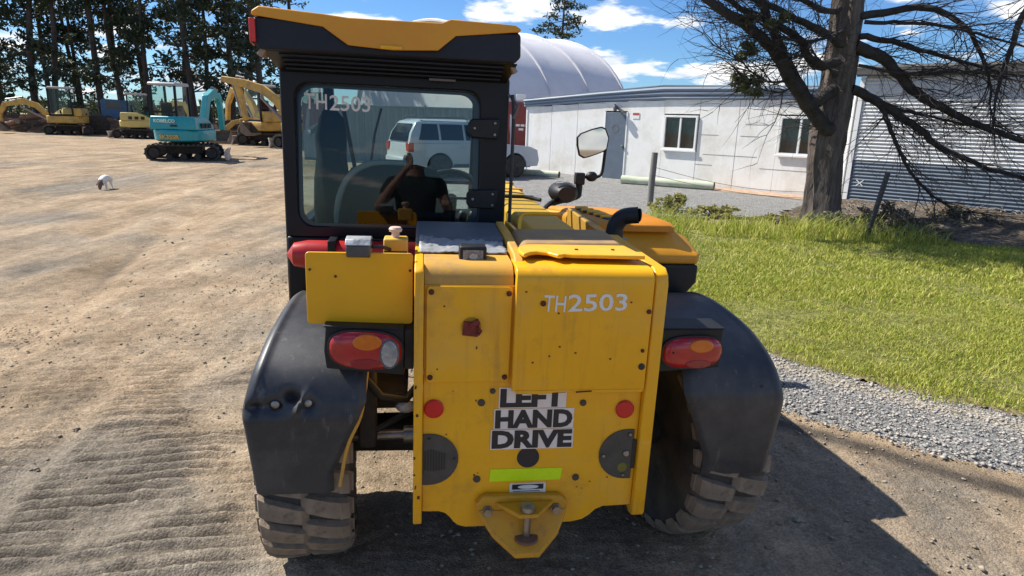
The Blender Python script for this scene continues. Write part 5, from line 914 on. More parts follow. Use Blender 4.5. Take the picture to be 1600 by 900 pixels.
POSTM = pm('weathered_timber', (0.17, 0.16, 0.14), (0.25, 0.235, 0.21), rough=0.9, scale=8, stretch=(6, 6, 0.6), bump=0.4, bscale=40)
po = MB().tube([(2.77, 13.17, -0.05), (2.775, 13.17, 0.5), (2.79, 13.17, 1.07)], [0.068, 0.066, 0.063], 12).build('timber_post', POSTM, sm=50); tag(po, 'weathered round timber fence post standing at the edge of the lawn', 'post')
MB().tube([(2.79, 13.17, 1.07), (2.79, 13.17, 1.078)], 0.055, 12).build('post_top', ENDM, po)
wi = empty('fence_wire', (2.84, 13.17, 0)); tag(wi, 'sagging barbed wire strands tied to the weathered post', 'wire')
for z0, z1, sg in ((0.78, 0.55, 0.16), (0.62, 0.42, 0.12)):
    MB().tube([(0 + 3.1 * t, 0 - 1.6 * t, z0 + (z1 - z0) * t - sg * math.sin(math.pi * t)) for t in [k / 12 for k in range(13)]], 0.005, 5).build('wire_strand', RUST, wi)
stk2 = MB().bar((5.40, 9.74, -0.05), (5.60, 9.80, 1.02), 0.055, 0.055, (0, 1, 0)).build('steel_picket', INK); tag(stk2, 'dark leaning star picket stake in front of the shed', 'stake')
for k in range(5): MB().lathe([(0.008, -0.03), (0.008, 0.03)], (5.42 + 0.036 * k, 9.745 + 0.01 * k, 0.2 + 0.18 * k), 'y', 6).build('picket_hole', RUST, stk2)

# ================================================================== VEGETATION
BARK = pm('cypress_bark', (0.055, 0.044, 0.038), (0.15, 0.12, 0.10), rough=0.95, scale=7, stretch=(3.0, 3.0, 0.45), bump=1.0, bscale=16, c3=(0.27, 0.22, 0.185), s3=4, t3=(0.58, 0.8))
BRAN = pm('branch_bark', (0.028, 0.023, 0.021), (0.055, 0.046, 0.042), rough=0.95, scale=8, bump=0.5, bscale=30)
NEED = leafmat('cypress_leaf', (0.07, 0.085, 0.045), (0.16, 0.17, 0.09), 0.3)
def leafcloud(clumps, seed, per, size):
    """clumps: (x,y,z,rx,rz); small needle-tuft quads filling each"""
    rng = np.random.RandomState(seed); C = np.array(clumps, float); n = len(C) * per; c = np.repeat(C, per, 0)
    d = rng.normal(size=(n, 3)); d /= np.linalg.norm(d, axis=1)[:, None]; d *= (rng.rand(n, 1) ** 0.5)
    p = c[:, :3] + d * np.stack([c[:, 3], c[:, 3], c[:, 4]], -1)
    a = rng.normal(size=(n, 3)); a /= np.linalg.norm(a, axis=1)[:, None]; b = np.cross(a, rng.normal(size=(n, 3))); b /= np.linalg.norm(b, axis=1)[:, None]
    s = size * rng.uniform(0.5, 1.3, (n, 1)); V = np.stack([p - a * s, p + b * s * 0.38, p + a * s, p - b * s * 0.38], 1).reshape(-1, 3)
    return V, n
def leafobj(name, clumps, seed, per, size, mat, parent=None):
    V, n = leafcloud(clumps, seed, per, size); me = bpy.data.meshes.new(name); me.vertices.add(n * 4); me.vertices.foreach_set('co', V.ravel())
    me.loops.add(n * 4); me.loops.foreach_set('vertex_index', np.arange(n * 4, dtype=np.int32)); me.polygons.add(n); me.polygons.foreach_set('loop_start', np.arange(0, n * 4, 4, dtype=np.int32)); me.update()
    me.materials.append(mat); o = bpy.data.objects.new(name, me); COL.objects.link(o); o.parent = parent; return o
def big_tree():
    Rt = empty('cypress_tree', (5.65, 11.75, 0)); tag(Rt, 'big bare-limbed cypress tree with fluted trunk in front of the office', 'tree')
    rng = random.Random(5); rings = []
    for z, x, r in ((-0.1, 0.02, 0.42), (0.1, 0.0, 0.315), (0.5, -0.03, 0.285), (1.1, -0.09, 0.288), (1.6, -0.11, 0.295), (2.0, -0.07, 0.265), (2.6, -0.08, 0.245), (3.2, -0.10, 0.235), (4.0, -0.12, 0.225), (5.5, -0.1, 0.22), (8, 0.0, 0.14), (11, 0.1, 0.04)):
        rings.append([(x + r * (1 + (0.15 * math.sin(5 * a + 0.6 * z) + 0.09 * math.sin(9 * a - z) + 0.03 * math.sin(17 * a)) * (1.0 if z < 5 else 0.3)) * math.cos(a), r * (1 + 0.12 * math.sin(4 * a + 1)) * math.sin(a), z) for a in [2 * math.pi * k / 40 for k in range(40)]])
    dense = []
    for i in range(len(rings) - 1):
        for t in (0, 0.33, 0.66): dense.append([tuple(Vector(p).lerp(Vector(q), t) + Vector((rng.uniform(-.014, .014), rng.uniform(-.014, .014), 0))) for p, q in zip(rings[i], rings[i + 1])])
    MB().loft(dense + [rings[-1]]).build('trunk', BARK, Rt, sm=60)
    O = Vector((5.65, 11.75, 0))
    limbs = [ # (points in world, start radius, end radius)
        ([(5.60, 11.6, 1.55), (5.25, 11.5, 1.75), (4.60, 11.35, 2.40), (4.20, 11.2, 2.84), (3.66, 11.0, 3.16), (2.70, 10.7, 3.62), (1.2, 10.4, 4.6)], 0.135, 0.05),
        ([(5.45, 11.6, 2.30), (5.05, 11.5, 2.08), (4.62, 11.4, 2.52), (4.22, 11.3, 3.08), (3.85, 11.2, 3.66), (3.0, 10.9, 5.0)], 0.115, 0.04),
        ([(5.55, 11.6, 3.00), (4.95, 11.45, 3.24), (4.38, 11.3, 3.42), (3.5, 11.1, 3.72), (2.0, 10.8, 4.4)], 0.075, 0.025),
        ([(5.45, 11.6, 2.75), (5.02, 11.5, 2.68), (4.62, 11.4, 3.08), (4.05, 11.3, 3.32), (3.2, 11.1, 3.66), (1.5, 10.6, 4.8)], 0.085, 0.03),
        ([(5.75, 11.6, 2.32), (6.30, 11.5, 2.06), (6.86, 11.4, 1.70), (7.40, 11.3, 1.34), (8.3, 11.1, 1.0), (9.3, 10.9, 0.85), (10.0, 10.8, 0.9)], 0.085, 0.010),
        ([(5.70, 11.6, 3.00), (6.18, 11.5, 2.80), (6.75, 11.35, 2.25), (7.30, 11.2, 1.96), (8.2, 11.0, 1.6), (9.3, 10.8, 1.4), (10.4, 10.6, 1.5)], 0.11, 0.012),
        ([(6.20, 11.52, 2.10), (6.34, 11.45, 1.86), (6.52, 11.4, 1.48), (7.05, 11.3, 0.76), (7.60, 11.2, 0.36), (7.9, 11.1, 0.25)], 0.050, 0.006),
        ([(5.75, 11.6, 3.18), (6.40, 11.5, 3.06), (7.10, 11.4, 2.86), (8.2, 11.2, 2.6), (9.2, 11.0, 2.5)], 0.055, 0.008),
        ([(6.30, 11.5, 2.05), (6.9, 11.4, 1.92), (7.5, 11.3, 1.80), (8.3, 11.2, 1.78)], 0.035, 0.006),
        ([(5.75, 11.7, 3.5), (6.8, 11.6, 3.65), (7.4, 11.4, 3.3), (7.75, 11.2, 2.6), (7.9, 11.1, 1.9)], 0.07, 0.008),
        ([(5.5, 11.7, 3.6), (5.0, 11.5, 3.55), (4.2, 11.2, 3.75), (2.9, 10.9, 3.85), (1.9, 10.7, 3.95)], 0.055, 0.02),
        ([(5.6, 11.8, 4.2), (4.2, 11.4, 4.7), (2.6, 10.9, 5.0), (1.0, 10.5, 5.3)], 0.11, 0.04),
        ([(5.7, 11.8, 4.6), (7.2, 11.4, 5.0), (8.6, 11.0, 5.2)], 0.10, 0.04),
        ([(4.60, 11.38, 2.42), (4.1, 11.1, 2.36), (3.6, 10.9, 2.60), (3.1, 10.7, 2.85)], 0.022, 0.006),
        ([(5.6, 11.6, 3.3), (4.9, 11.3, 3.05), (4.3, 11.0, 3.02), (3.6, 10.7, 3.25), (3.0, 10.4, 3.3)], 0.030, 0.008),
        ([(5.5, 11.6, 2.5), (4.9, 11.2, 2.75), (4.4, 11.0, 2.78), (3.9, 10.8, 2.95)], 0.026, 0.008),
        ([(5.8, 11.6, 2.7), (6.5, 11.2, 2.55), (7.1, 11.0, 2.62), (7.8, 10.8, 2.5)], 0.028, 0.010),
        ([(5.8, 11.6, 3.4), (6.6, 11.3, 3.35), (7.4, 11.1, 3.2), (8.4, 10.9, 2.9)], 0.035, 0.012),
        ([(8.6, 11.0, 4.6), (8.0, 10.9, 3.7), (7.75, 10.8, 2.9), (7.7, 10.8, 2.2), (7.75, 10.8, 1.6)], 0.07, 0.006),
        ([(4.7, 11.38, 2.30), (4.3, 11.2, 2.20), (3.8, 11.0, 2.32), (3.55, 10.9, 2.50)], 0.018, 0.006)]
    twigs = []; tips = []
    for pts, r0_, r1_ in limbs:
        sp = spline([tuple(Vector(p) - O) for p in pts], 6); n = len(sp)
        sp = [tuple(Vector(p) + Vector((rng.uniform(-.015, .015), rng.uniform(-.015, .015), rng.uniform(-.015, .015)))) for p in sp]
        MB().tube(sp, [r0_ + (r1_ - r0_) * k / (n - 1) for k in range(n)], 10).build('limb', BRAN, Rt, sm=60)
        for k in range(2, n - 1):
            for _ in range(2):
                if rng.random() < 0.95: twigs.append((Vector(sp[k]), Vector(sp[k + 1]) - Vector(sp[k])))
    def grow(b, p, d, L, r, depth):
        pts = [p]; dd = d.normalized()
        for k in range(5):
            dd = (dd + Vector((rng.uniform(-.3, .3), rng.uniform(-.3, .3), rng.uniform(-.26, .22)))).normalized(); p = p + dd * L / 5; pts.append(p)
            if depth > 0 and rng.random() < 0.75: grow(b, p, dd + Vector((rng.uniform(-1, 1), rng.uniform(-1, 1), rng.uniform(-.6, .6))), L * rng.uniform(0.35, 0.6), r * 0.55, depth - 1)
        b.tube(pts, [r * (1 - 0.8 * k / 5) for k in range(6)], 4); tips.append(p)
    b = MB()
    for p, d in twigs:
        dirn = (d.normalized() + Vector((rng.uniform(-1, 1), rng.uniform(-1, 1), rng.uniform(-.5, .7)))).normalized(); grow(b, p, dirn, rng.uniform(0.5, 1.4), rng.uniform(0.005, 0.012), 1)
    tw = b.build('twigs', BRAN, Rt, recalc=False); tw['kind'] = 'stuff'
    cl = []
    def at(x, y, z, r): cl.append((x - 5.65, y - 11.75, z, r, r * 0.7))
    for x, z, r in ((3.62, 2.30, 0.16), (3.72, 2.22, 0.17), (3.55, 2.40, 0.13), (3.82, 2.36, 0.14), (3.9, 2.18, 0.1)): at(x, 10.95, z, r)
    for x, z, r in ((3.72, 2.80, 0.13), (3.66, 2.90, 0.12), (3.58, 2.72, 0.08)): at(x, 10.95, z, r)
    for x, z, r in ((3.6, 3.25, 0.1), (3.9, 3.2, 0.1), (4.1, 3.3, 0.12), (2.2, 3.62, 0.12), (1.9, 3.70, 0.14), (1.6, 3.72, 0.16), (1.35, 3.78, 0.18)): at(x, 10.75, z, r)
    rg = np.random.RandomState(8)
    for k in range(110): # crown above the picture: shades the lawn
        t = rg.rand(); at(4.6 - 3.4 * t + rg.normal() * 0.5, 11.3 - 0.9 * t + rg.normal() * 0.5, 4.35 + 1.1 * rg.rand() + 0.3 * t, rg.uniform(0.3, 0.6))
    for k in range(40): at(5.6 + rg.normal() * 1.3, 12.2 + rg.normal() * 0.9, rg.uniform(6.5, 11), rg.uniform(0.4, 0.8))
    leafobj('crown', cl, 4, 52, 0.075, NEED, Rt)
big_tree()
# hanging pine spray behind the roof corner belongs to a pine far behind
PTR = pm('pine_bark', (0.045, 0.036, 0.030), (0.085, 0.068, 0.055), rough=0.95, scale=3, stretch=(3, 3, 0.6))
PNE = leafmat('pine_needles', (0.024, 0.040, 0.024), (0.070, 0.088, 0.044), 0.2)
def pine_proto(seed, H, bare, dens, spread):
    rng = random.Random(seed); R_ = empty('pine_tree'); lx, ly = rng.uniform(-.5, .5), rng.uniform(-.3, .3)
    def ax(z): t = z / H; return (lx * t * 1.5 + 0.15 * math.sin(z * 0.5 + seed), ly * t)
    zs = [H * k / 14 for k in range(15)]
    MB().tube([(*ax(z), z - 0.1) for z in zs], [0.20 * (1 - 0.8 * z / H) + 0.02 for z in zs], 9).build('trunk', PTR, R_, sm=60)
    cl = []; b = MB()
    for k in range(dens):
        z = bare + (H - bare) * rng.random() ** 0.85; a = rng.uniform(0, 6.28); L = spread * (0.35 + 0.65 * (1 - (z - bare) / (H - bare + 0.1))) * rng.uniform(0.5, 1.1)
        x0, y0 = ax(z); q = (x0 + L * math.cos(a), y0 + L * math.sin(a), z + L * rng.uniform(-0.25, 0.35))
        b.tube([(x0, y0, z), ((x0 + q[0]) / 2, (y0 + q[1]) / 2, (z + q[2]) / 2 + 0.15), q], [0.05, 0.035, 0.012], 4)
        for t in (0.55, 0.8, 1.0):
            if rng.random() < 0.82: cl.append((x0 + (q[0] - x0) * t + rng.uniform(-.3, .3), y0 + (q[1] - y0) * t + rng.uniform(-.3, .3), z + (q[2] - z) * t + rng.uniform(-.1, .3), rng.uniform(0.45, 0.95), rng.uniform(0.25, 0.5)))
    br = b.build('branches', PTR, R_, recalc=False); br['kind'] = 'stuff'
    leafobj('crown', cl, seed, 26, 0.21, PNE, R_); return R_
protos = [pine_proto(21, 17, 3.0, 56, 2.6), pine_proto(22, 18, 3.6, 48, 2.3), pine_proto(23, 16, 2.4, 60, 2.8), pine_proto(24, 19, 4.4, 46, 2.4), pine_proto(25, 15, 2.2, 54, 2.6)]
prng = random.Random(77); spots = []
for row, (yy, n, x0, x1) in enumerate(((46, 12, -41, -16.5), (55, 13, -52, -18.5))):
    for k in range(n): spots.append((x0 + (x1 - x0) * (k + prng.uniform(0.1, 0.9)) / n, yy + prng.uniform(-2, 2), row))
spots.sort(key=lambda s: s[0] / s[1])
used = [False] * 5; cnt = [0, 0]
ORD = 'first second third fourth fifth sixth seventh eighth ninth tenth eleventh twelfth thirteenth fourteenth fifteenth sixteenth'.split()
for i, (x, y, row) in enumerate(spots):
    v = (i * 3 + row) % 5; o = protos[v] if not used[v] else dup(protos[v]); used[v] = True
    o.location = (x, y, -0.1); o.rotation_euler = (0, 0, prng.uniform(0, 6.28)); s = prng.uniform(0.9, 1.15); o.scale = (s, s, s)
    cnt[row] += 1; tag(o, '%s tall dark pine from the left in the %s row behind the yard' % (ORD[cnt[row] - 1], ('nearer', 'farther')[row]), 'tree', 'pines along the back of the yard')
pf = pine_proto(31, 15, 7.5, 30, 3.6); pf.location = (4.4, 60, 0); tag(pf, 'lone pine tree whose top shows beside the cab roof corner', 'tree')
pf.scale = (1, 1, 0.82)
# shrub, weeds and litter by the fence line
SHR = leafmat('shrub_leaf', (0.17, 0.18, 0.05), (0.42, 0.38, 0.13), 0.35)
def shrub(x, y, r, h, lab, seed, mat=SHR, n=26, size=0.045):
    rg = np.random.RandomState(seed); Rr = empty('shrub', (x, y, 0)); b = MB(); cl = []
    for k in range(n):
        a = rg.rand() * 6.28; q = r * rg.rand() ** 0.6; z = h * rg.uniform(0.25, 1) * (1 - 0.5 * q / r); p = (q * math.cos(a), q * math.sin(a), z); cl.append((*p, r * 0.22, h * 0.16))
        b.tube([(0.2 * p[0], 0.2 * p[1], -0.02), (0.7 * p[0], 0.7 * p[1], z * 0.6), p], [0.008, 0.006, 0.003], 4)
    s = b.build('stems', BRAN, Rr, recalc=False); s['kind'] = 'stuff'
    leafobj('foliage', cl, seed, 46, size, mat, Rr); tag(Rr, lab, 'shrub')
shrub(3.02, 12.3, 0.42, 0.42, 'yellow-green scrubby bush at the foot of the weathered post', 1)
shrub(3.75, 11.9, 0.45, 0.25, 'low olive weeds to the right of the post', 2, n=20)
shrub(5.45, 11.0, 0.40, 0.30, 'green-grey weeds in front of the tree trunk', 3, leafmat('weed_grey', (0.12, 0.13, 0.07), (0.24, 0.24, 0.15), 0.3))
shrub(4.55, 11.35, 0.30, 0.18, 'small tuft of weeds between post and tree', 4, n=16)
DRY = leafmat('dry_scrub', (0.10, 0.085, 0.06), (0.24, 0.20, 0.14), 0.25)
for i_, (x, y, r, h, lab) in enumerate(((6.6, 11.3, 0.5, 0.45, 'dry brown scrub just right of the tree trunk'), (7.6, 11.0, 0.6, 0.5, 'dry grey-brown scrub at the shed end, right of the stake'), (6.3, 10.2, 0.45, 0.32, 'low dry scrub beside the dark stake'))): shrub(x, y, r, h, lab, 40 + i_, DRY, 24, 0.04)
def litter():
    xs = np.linspace(4.4, 12.5, 150); ys = np.linspace(8.4, 15.5, 130); X, Y = np.meshgrid(xs, ys)
    k = inpoly(X + 0.5 * (fbm(X * 2, Y * 2, 3) - .43), Y + 0.5 * (fbm(X * 2 + 4, Y * 2, 3) - .43), [(4.6, 11.35), (5.3, 11.0), (6.2, 10.4), (7.2, 9.3), (9, 8.6), (12.3, 8.7), (12.3, 10.9), (8.1, 14.4), (7.5, 14.9), (5.4, 12.8), (4.5, 11.8)])
    e = np.clip((X - 5.2) / 2, 0, 1) * np.clip((Y - np.interp(X, [4.4, 5.3, 6.2, 7.2, 9, 12.5], [11.4, 11.0, 10.4, 9.3, 8.6, 8.7]) + 0.1) / 1.3, 0, 1)
    Z = GH(X, Y) + 0.012 + 0.02 * np.clip(e * 4, 0, 1) + e * (0.28 * fbm(X * 1.1, Y * 1.1, 3) + 0.06 * fbm(X * 5, Y * 5, 2))
    LIT = groundmat('leaf_litter', [(0.11, 0.085, 0.06), (0.26, 0.21, 0.15), (0.17, 0.135, 0.10)], vscale=22, vamt=0.5, nscale=3, bump=0.9, bdist=0.03)
    o = sheet('leaf_litter_ground', X, Y, Z, LIT, keep=k); tag(o, 'brown mound of earth and leaf litter at the foot of the shed', None, None, 'structure')
    rng = random.Random(9); b = MB()
    for i in range(420):
        x, y = rng.uniform(5.2, 10.5), rng.uniform(9.2, 13.6)
        if not inpoly(np.array([x]), np.array([y]), [(4.8, 11.5), (6.2, 10.4), (7.2, 9.3), (10.5, 8.8), (10.5, 12.2), (8.1, 14.3)])[0]: continue
        z = 0.05 + 0.12 * min(1, max(0, (x - 5.2) / 2)) * min(1, max(0, (y - 9.6) / 1.5)); a = rng.uniform(0, 6.28); L = rng.uniform(0.08, 0.35); b.tube([(x, y, z), (x + L * .5 * math.cos(a), y + L * .5 * math.sin(a), z + rng.uniform(0, .06)), (x + L * math.cos(a), y + L * math.sin(a), z + rng.uniform(-.03, .10))], [0.008, 0.007, 0.004], 4)
    o = b.build('fallen_sticks', POSTM, recalc=False); tag(o, 'fallen sticks and twigs scattered over the earth mound by the shed', 'sticks', None, 'stuff')
litter()

# ================================================================== MACHINES IN THE YARD
def excavator(loc, heading, under, s, col, lab, boom, stick, bucket, cabm=True, blade=True, brand=None, name='mini_excavator', cw=None):
    """local x forward, cab on the left (+y); boom/stick given as (x,z) centre lines"""
    E = empty(name, loc, (0, 0, heading), s); tag(E, lab, 'excavator')
    RU = MATS['dark_grime']
    # undercarriage turned by `under` relative to the house
    def rot(p): c, q = math.cos(under), math.sin(under); return (p[0] * c - p[1] * q, p[0] * q + p[1] * c, p[2])
    def rb(mb): mb.v = [rot(p) for p in mb.v]; return mb
    for y in (-0.68, 0.68):
        pr = [(0.95 * math.copysign(1, c) * 1 + 0.26 * c if abs(c) > 1e-6 else 0, 0.27 + 0.26 * q) for c, q in []]
        loop = [(-0.85 + 0.26 * math.cos(rad(a)), 0.27 + 0.26 * math.sin(rad(a))) for a in range(90, 271, 20)] + [(0.85 + 0.26 * math.cos(rad(a)), 0.27 + 0.26 * math.sin(rad(a))) for a in range(-90, 91, 20)]
        inn = [(x * 0.93, 0.27 + (z - 0.27) * 0.78) for x, z in loop]
        tr = rb(MB().ring(loop, inn, 'y', y - 0.17, y + 0.17)).build('track', RU, E, 0.01)
        n = len(loop); per = [(loop[i], loop[(i + 1) % n]) for i in range(n)]; tot = sum(math.hypot(b[0]-a[0], b[1]-a[1]) for a, b in per); pos = 0
        for k in range(34):
            d = tot * k / 34; acc = 0
            for a, b in per:
                L = math.hypot(b[0]-a[0], b[1]-a[1])
                if acc + L >= d: t = (d - acc) / L; break
                acc += L
            x, z = a[0] + (b[0]-a[0]) * t, a[1] + (b[1]-a[1]) * t; an = math.atan2(b[1]-a[1], b[0]-a[0]); rb(MB().obox((x, y, z), (0.05, 0.35, 0.05), (0, -an, 0))).build('track_pad', RUB, tr)
        for x in (-0.85, -0.42, 0.0, 0.42, 0.85): rb(MB().lathe([(0.16 if abs(x) > .8 else 0.10, -0.13), (0.19 if abs(x) > .8 else 0.11, -0.05), (0.19 if abs(x) > .8 else 0.11, 0.05), (0.16 if abs(x) > .8 else 0.10, 0.13)], (x, y, 0.27 if abs(x) > .8 else 0.14), 'y', 16)).build('roller', RU, tr, sm=40)
    rb(MB().box(-0.55, 0.55, -0.5, 0.5, 0.22, 0.48)).build('track_frame', RU, E, 0.02); MB().lathe([(0.42, 0.44), (0.42, 0.60)], (0, 0, 0), 'z', 24).build('slew_ring', RU, E, sm=40)
    if blade:
        bl = rb(MB().prism([(1.28, 0.05), (1.36, 0.04), (1.30, 0.20), (1.36, 0.40), (1.28, 0.40), (1.22, 0.22)], 'y', -0.85, 0.85)).build('dozer_blade', pm('blade_tan', (0.42, 0.38, 0.32), (0.5, 0.46, 0.4), rough=0.6, scale=5) if 'blade_tan' not in MATS else MATS['blade_tan'], E, 0.01)
        for y in (-0.35, 0.35): rb(MB().bar((0.5, y, 0.28), (1.26, y, 0.22), 0.08, 0.10)).build('blade_arm', RU, bl, 0.01)
    # house: rounded counterweight below, hood above
    def oct_(x0, x1, yw, r): return [(x0 + r, -yw), (x1 - 0.1, -yw), (x1, -yw + 0.1), (x1, yw - 0.1), (x1 - 0.1, yw), (x0 + r, yw), (x0 + r * 0.3, yw - r * 0.45), (x0, yw - r), (x0, -yw + r), (x0 + r * 0.3, -yw + r * 0.45)]
    h1 = MB().loft([[(x, y, z) for x, y in oct_(-0.92 + q, 0.80, 0.78 - q * 0.6, 0.45)] for z, q in ((0.62, 0.10), (0.66, 0.02), (0.95, 0.0), (1.0, 0.04))]).build('counterweight', col, E, 0.02)
    h2 = MB().loft([[(x, y, z) for x, y in ((-0.86 + q, -0.74 + q), (0.10 + dx, -0.76 + q), (0.10 + dx, 0.0), (0.0, 0.74 - q), (-0.86 + q, 0.74 - q))] for z, q, dx in ((1.0, 0.02, 0.62), (1.12, 0.02, 0.55), (1.30, 0.03, 0.25), (1.42, 0.06, -0.1))]).build('engine_cover', col, E, 0.03)
    for x in (-0.45, -0.15, 0.15): MB().box(x, x + 0.18, -0.775, -0.752, 1.06, 1.22).build('grille', RU, h2)
    MB().box(-0.892, -0.870, -0.15, 0.05, 1.10, 1.16).build('latch_plate', RU, h2)
    if brand:
        text('brand_lettering', brand[0], 0.105, 0.66, WHT, h2, (-0.862, 0.56, 1.22), (rad(90), 0, rad(-90)), 0.012, 0.02)
        text('model_lettering', brand[1], 0.12, 0.62, MATS['yellow_panel_plate'], h1, (-0.935, 0.40, 0.72), (rad(90), 0, rad(-90)), 0.012, 0.02)
    if cabm:
        cb_ = MB(); x0, x1, y0, y1, z0, z1 = -0.45, 0.62, 0.0, 0.76, 1.0, 2.38
        for x, y in ((x0, y0), (x0, y1), (x1, y0), (x1 - 0.02, y1)): cb_ = MB().bar((x, y, z0), (x * 0.94, y, z1), 0.07, 0.07, (0, 1, 0)).build('cab_pillar', BLKM, E, 0.01)
        MB().prism([(x0 - 0.06, z1), (x1 - 0.05, z1), (x1 - 0.02, z1 + 0.05), (x1 - 0.10, z1 + 0.10), (x0, z1 + 0.10), (x0 - 0.07, z1 + 0.05)], 'y', y0 - 0.05, y1 + 0.05).build('cab_roof', pm('cab_roof_grey', (0.35, 0.36, 0.37), rough=0.5) if 'cab_roof_grey' not in MATS else MATS['cab_roof_grey'], E, 0.02)
        MB().box(x0, x0 + 0.01, y0 + 0.04, y1 - 0.04, 1.45, z1 - 0.02).build('cab_rear_glass', GLSF, E); MB().box(x0 + .04, x1 - .04, y0, y0 + 0.01, 1.15, z1 - 0.02).build('cab_side_glass', GLSF, E); MB().box(x0 + .04, x1 - .04, y1 - 0.01, y1, 1.15, z1 - 0.02).build('cab_side_glass', GLSF, E)
        MB().box(x0, x1, y0, y1, z0, 1.10).build('cab_base', BLKM, E, 0.01); MB().box(-0.25, 0.2, 0.18, 0.58, 1.12, 1.30).build('seat', SEATM, E, 0.04); MB().box(-0.32, -0.2, 0.2, 0.56, 1.25, 1.85).build('seat_back', SEATM, E, 0.05)
        MB().bar((x0 - 0.02, y0, 1.55), (x0 - 0.02, y1, 1.55), 0.03, 0.06).build('rear_bar', BLKM, E)
    # boom, stick, bucket in the plane y = by
    by = -0.22
    def arm2(pts, w, hs, nm):
        rings = []
        for i, (x, z) in enumerate(pts):
            p0 = pts[max(i - 1, 0)]; p1 = pts[min(i + 1, len(pts) - 1)]; L = math.hypot(p1[0]-p0[0], p1[1]-p0[1]); nx, nz = -(p1[1]-p0[1]) / L, (p1[0]-p0[0]) / L; h = hs[i] / 2
            rings.append([(x - nx * h, by - w, z - nz * h), (x - nx * h, by + w, z - nz * h), (x + nx * h, by + w, z + nz * h), (x + nx * h, by - w, z + nz * h)])
        return MB().loft(rings).build(nm, col, E, 0.015)
    MB().box(0.70, 1.02, by - 0.15, by + 0.15, 0.55, 0.98).build('swing_post', RU, E, 0.03)
    bo = arm2(boom, 0.10, [0.20] + [0.30] * (len(boom) - 2) + [0.20], 'boom'); stt = arm2(stick, 0.085, [0.24] + [0.20] * (len(stick) - 2) + [0.16], 'stick')
    b0, b1 = boom[0], boom[len(boom) // 2]; MB().tube([(b0[0] + 0.15, by, b0[1] - 0.1), (b1[0] + 0.12, by, b1[1] - 0.28)], 0.05, 10).tube([(b1[0] + 0.12, by, b1[1] - 0.28), (b1[0] + .1, by, b1[1] - .05)], 0.03, 8).build('boom_cylinder', STEEL, bo, sm=40)
    mid = boom[-2]; s0 = stick[0]; MB().tube([(mid[0], by, mid[1] + 0.20), (s0[0] - 0.02, by, s0[1] + 0.16)], 0.045, 10).build('stick_cylinder', STEEL, bo, sm=40)
    MB().tube([(stick[0][0] + 0.16, by, stick[0][1] - 0.1), (stick[-1][0] + 0.16, by, stick[-1][1] + 0.15)], 0.04, 10).build('bucket_cylinder', STEEL, stt, sm=40)
    bx, bz = bucket; bk = MB().loft([[(bx + px, y, bz + pz) for px, pz in ((0.0, 0.10), (0.10, -0.05), (0.08, -0.28), (-0.12, -0.42), (-0.40, -0.36), (-0.42, -0.30), (-0.14, -0.36), (0.02, -0.24), (0.04, -0.06), (-0.06, 0.08))] for y in (by - 0.30, by + 0.30)]).build('bucket', pm('bucket_rust', (0.12, 0.09, 0.07), (0.18, 0.13, 0.09), rough=0.7, scale=6) if 'bucket_rust' not in MATS else MATS['bucket_rust'], E, 0.01)
    for y in (by - 0.31, by + 0.30): MB().prism([(bx, bz + 0.10), (bx + 0.09, bz - 0.05), (bx + 0.07, bz - 0.28), (bx - 0.12, bz - 0.41), (bx - 0.41, bz - 0.34)], 'y', y, y + 0.012).build('bucket_side', MATS['bucket_rust'], bk)
    return E
TEAL = pm('teal_paint', (0.0, 0.30, 0.33), (0.01, 0.26, 0.29), rough=0.4, coat=0.3, scale=5, c3=(0.10, 0.26, 0.26), s3=4)
PYEL = pm('pale_yellow_paint', (0.62, 0.48, 0.13), (0.55, 0.42, 0.14), rough=0.5, scale=4, c3=(0.5, 0.4, 0.22), s3=3)
OYEL = pm('old_yellow_paint', (0.60, 0.36, 0.05), (0.48, 0.30, 0.08), rough=0.55, scale=4, c3=(0.25, 0.15, 0.07), s3=3, t3=(0.5, 0.72))
excavator((-11.15, 22.0, 0), rad(94), rad(-74), 1.0, TEAL, 'teal compact excavator with cab, standing in front in the yard', [(0.88, 0.85), (1.25, 1.45), (1.55, 2.05), (2.1, 2.25), (2.75, 2.05)], [(2.62, 2.20), (2.80, 1.6), (2.80, 0.95)], (2.80, 0.85), brand=('KOBELCO', 'SK35SR'))
excavator((-21.3, 37.0, 0), rad(30), rad(160), 1.0, PYEL, 'pale yellow compact excavator with raised tan blade, far left in the yard', [(0.88, 0.85), (1.3, 1.6), (1.8, 2.0), (2.4, 2.0)], [(2.35, 2.1), (2.6, 1.4), (2.5, 0.8)], (2.5, 0.7))
excavator((-9.6, 30.6, 0), rad(170), rad(-20), 1.25, OYEL, 'large worn yellow excavator half hidden behind the cab, boom reaching left', [(0.88, 0.95), (1.4, 1.75), (1.95, 2.15), (2.7, 2.35), (3.6, 2.50)], [(3.05, 2.45), (2.85, 1.7), (2.75, 1.0)], (2.75, 0.85), name='large_excavator')
excavator((-26.6, 39.0, 0), rad(200), rad(10), 1.1, OYEL, 'old orange-yellow excavator parked at the far left of the yard', [(0.88, 0.9), (1.4, 1.5), (2.0, 1.7), (2.8, 1.5)], [(2.75, 1.6), (3.1, 1.0), (3.1, 0.6)], (3.1, 0.55), blade=False)
excavator((-12.6, 33.5, 0), rad(150), rad(30), 1.2, OYEL, 'orange-yellow excavator behind the teal one, boom folded', [(0.88, 0.9), (1.3, 1.7), (1.8, 2.2), (2.5, 2.25)], [(2.45, 2.35), (2.9, 1.7), (3.0, 1.0)], (3.0, 0.9), cabm=True)
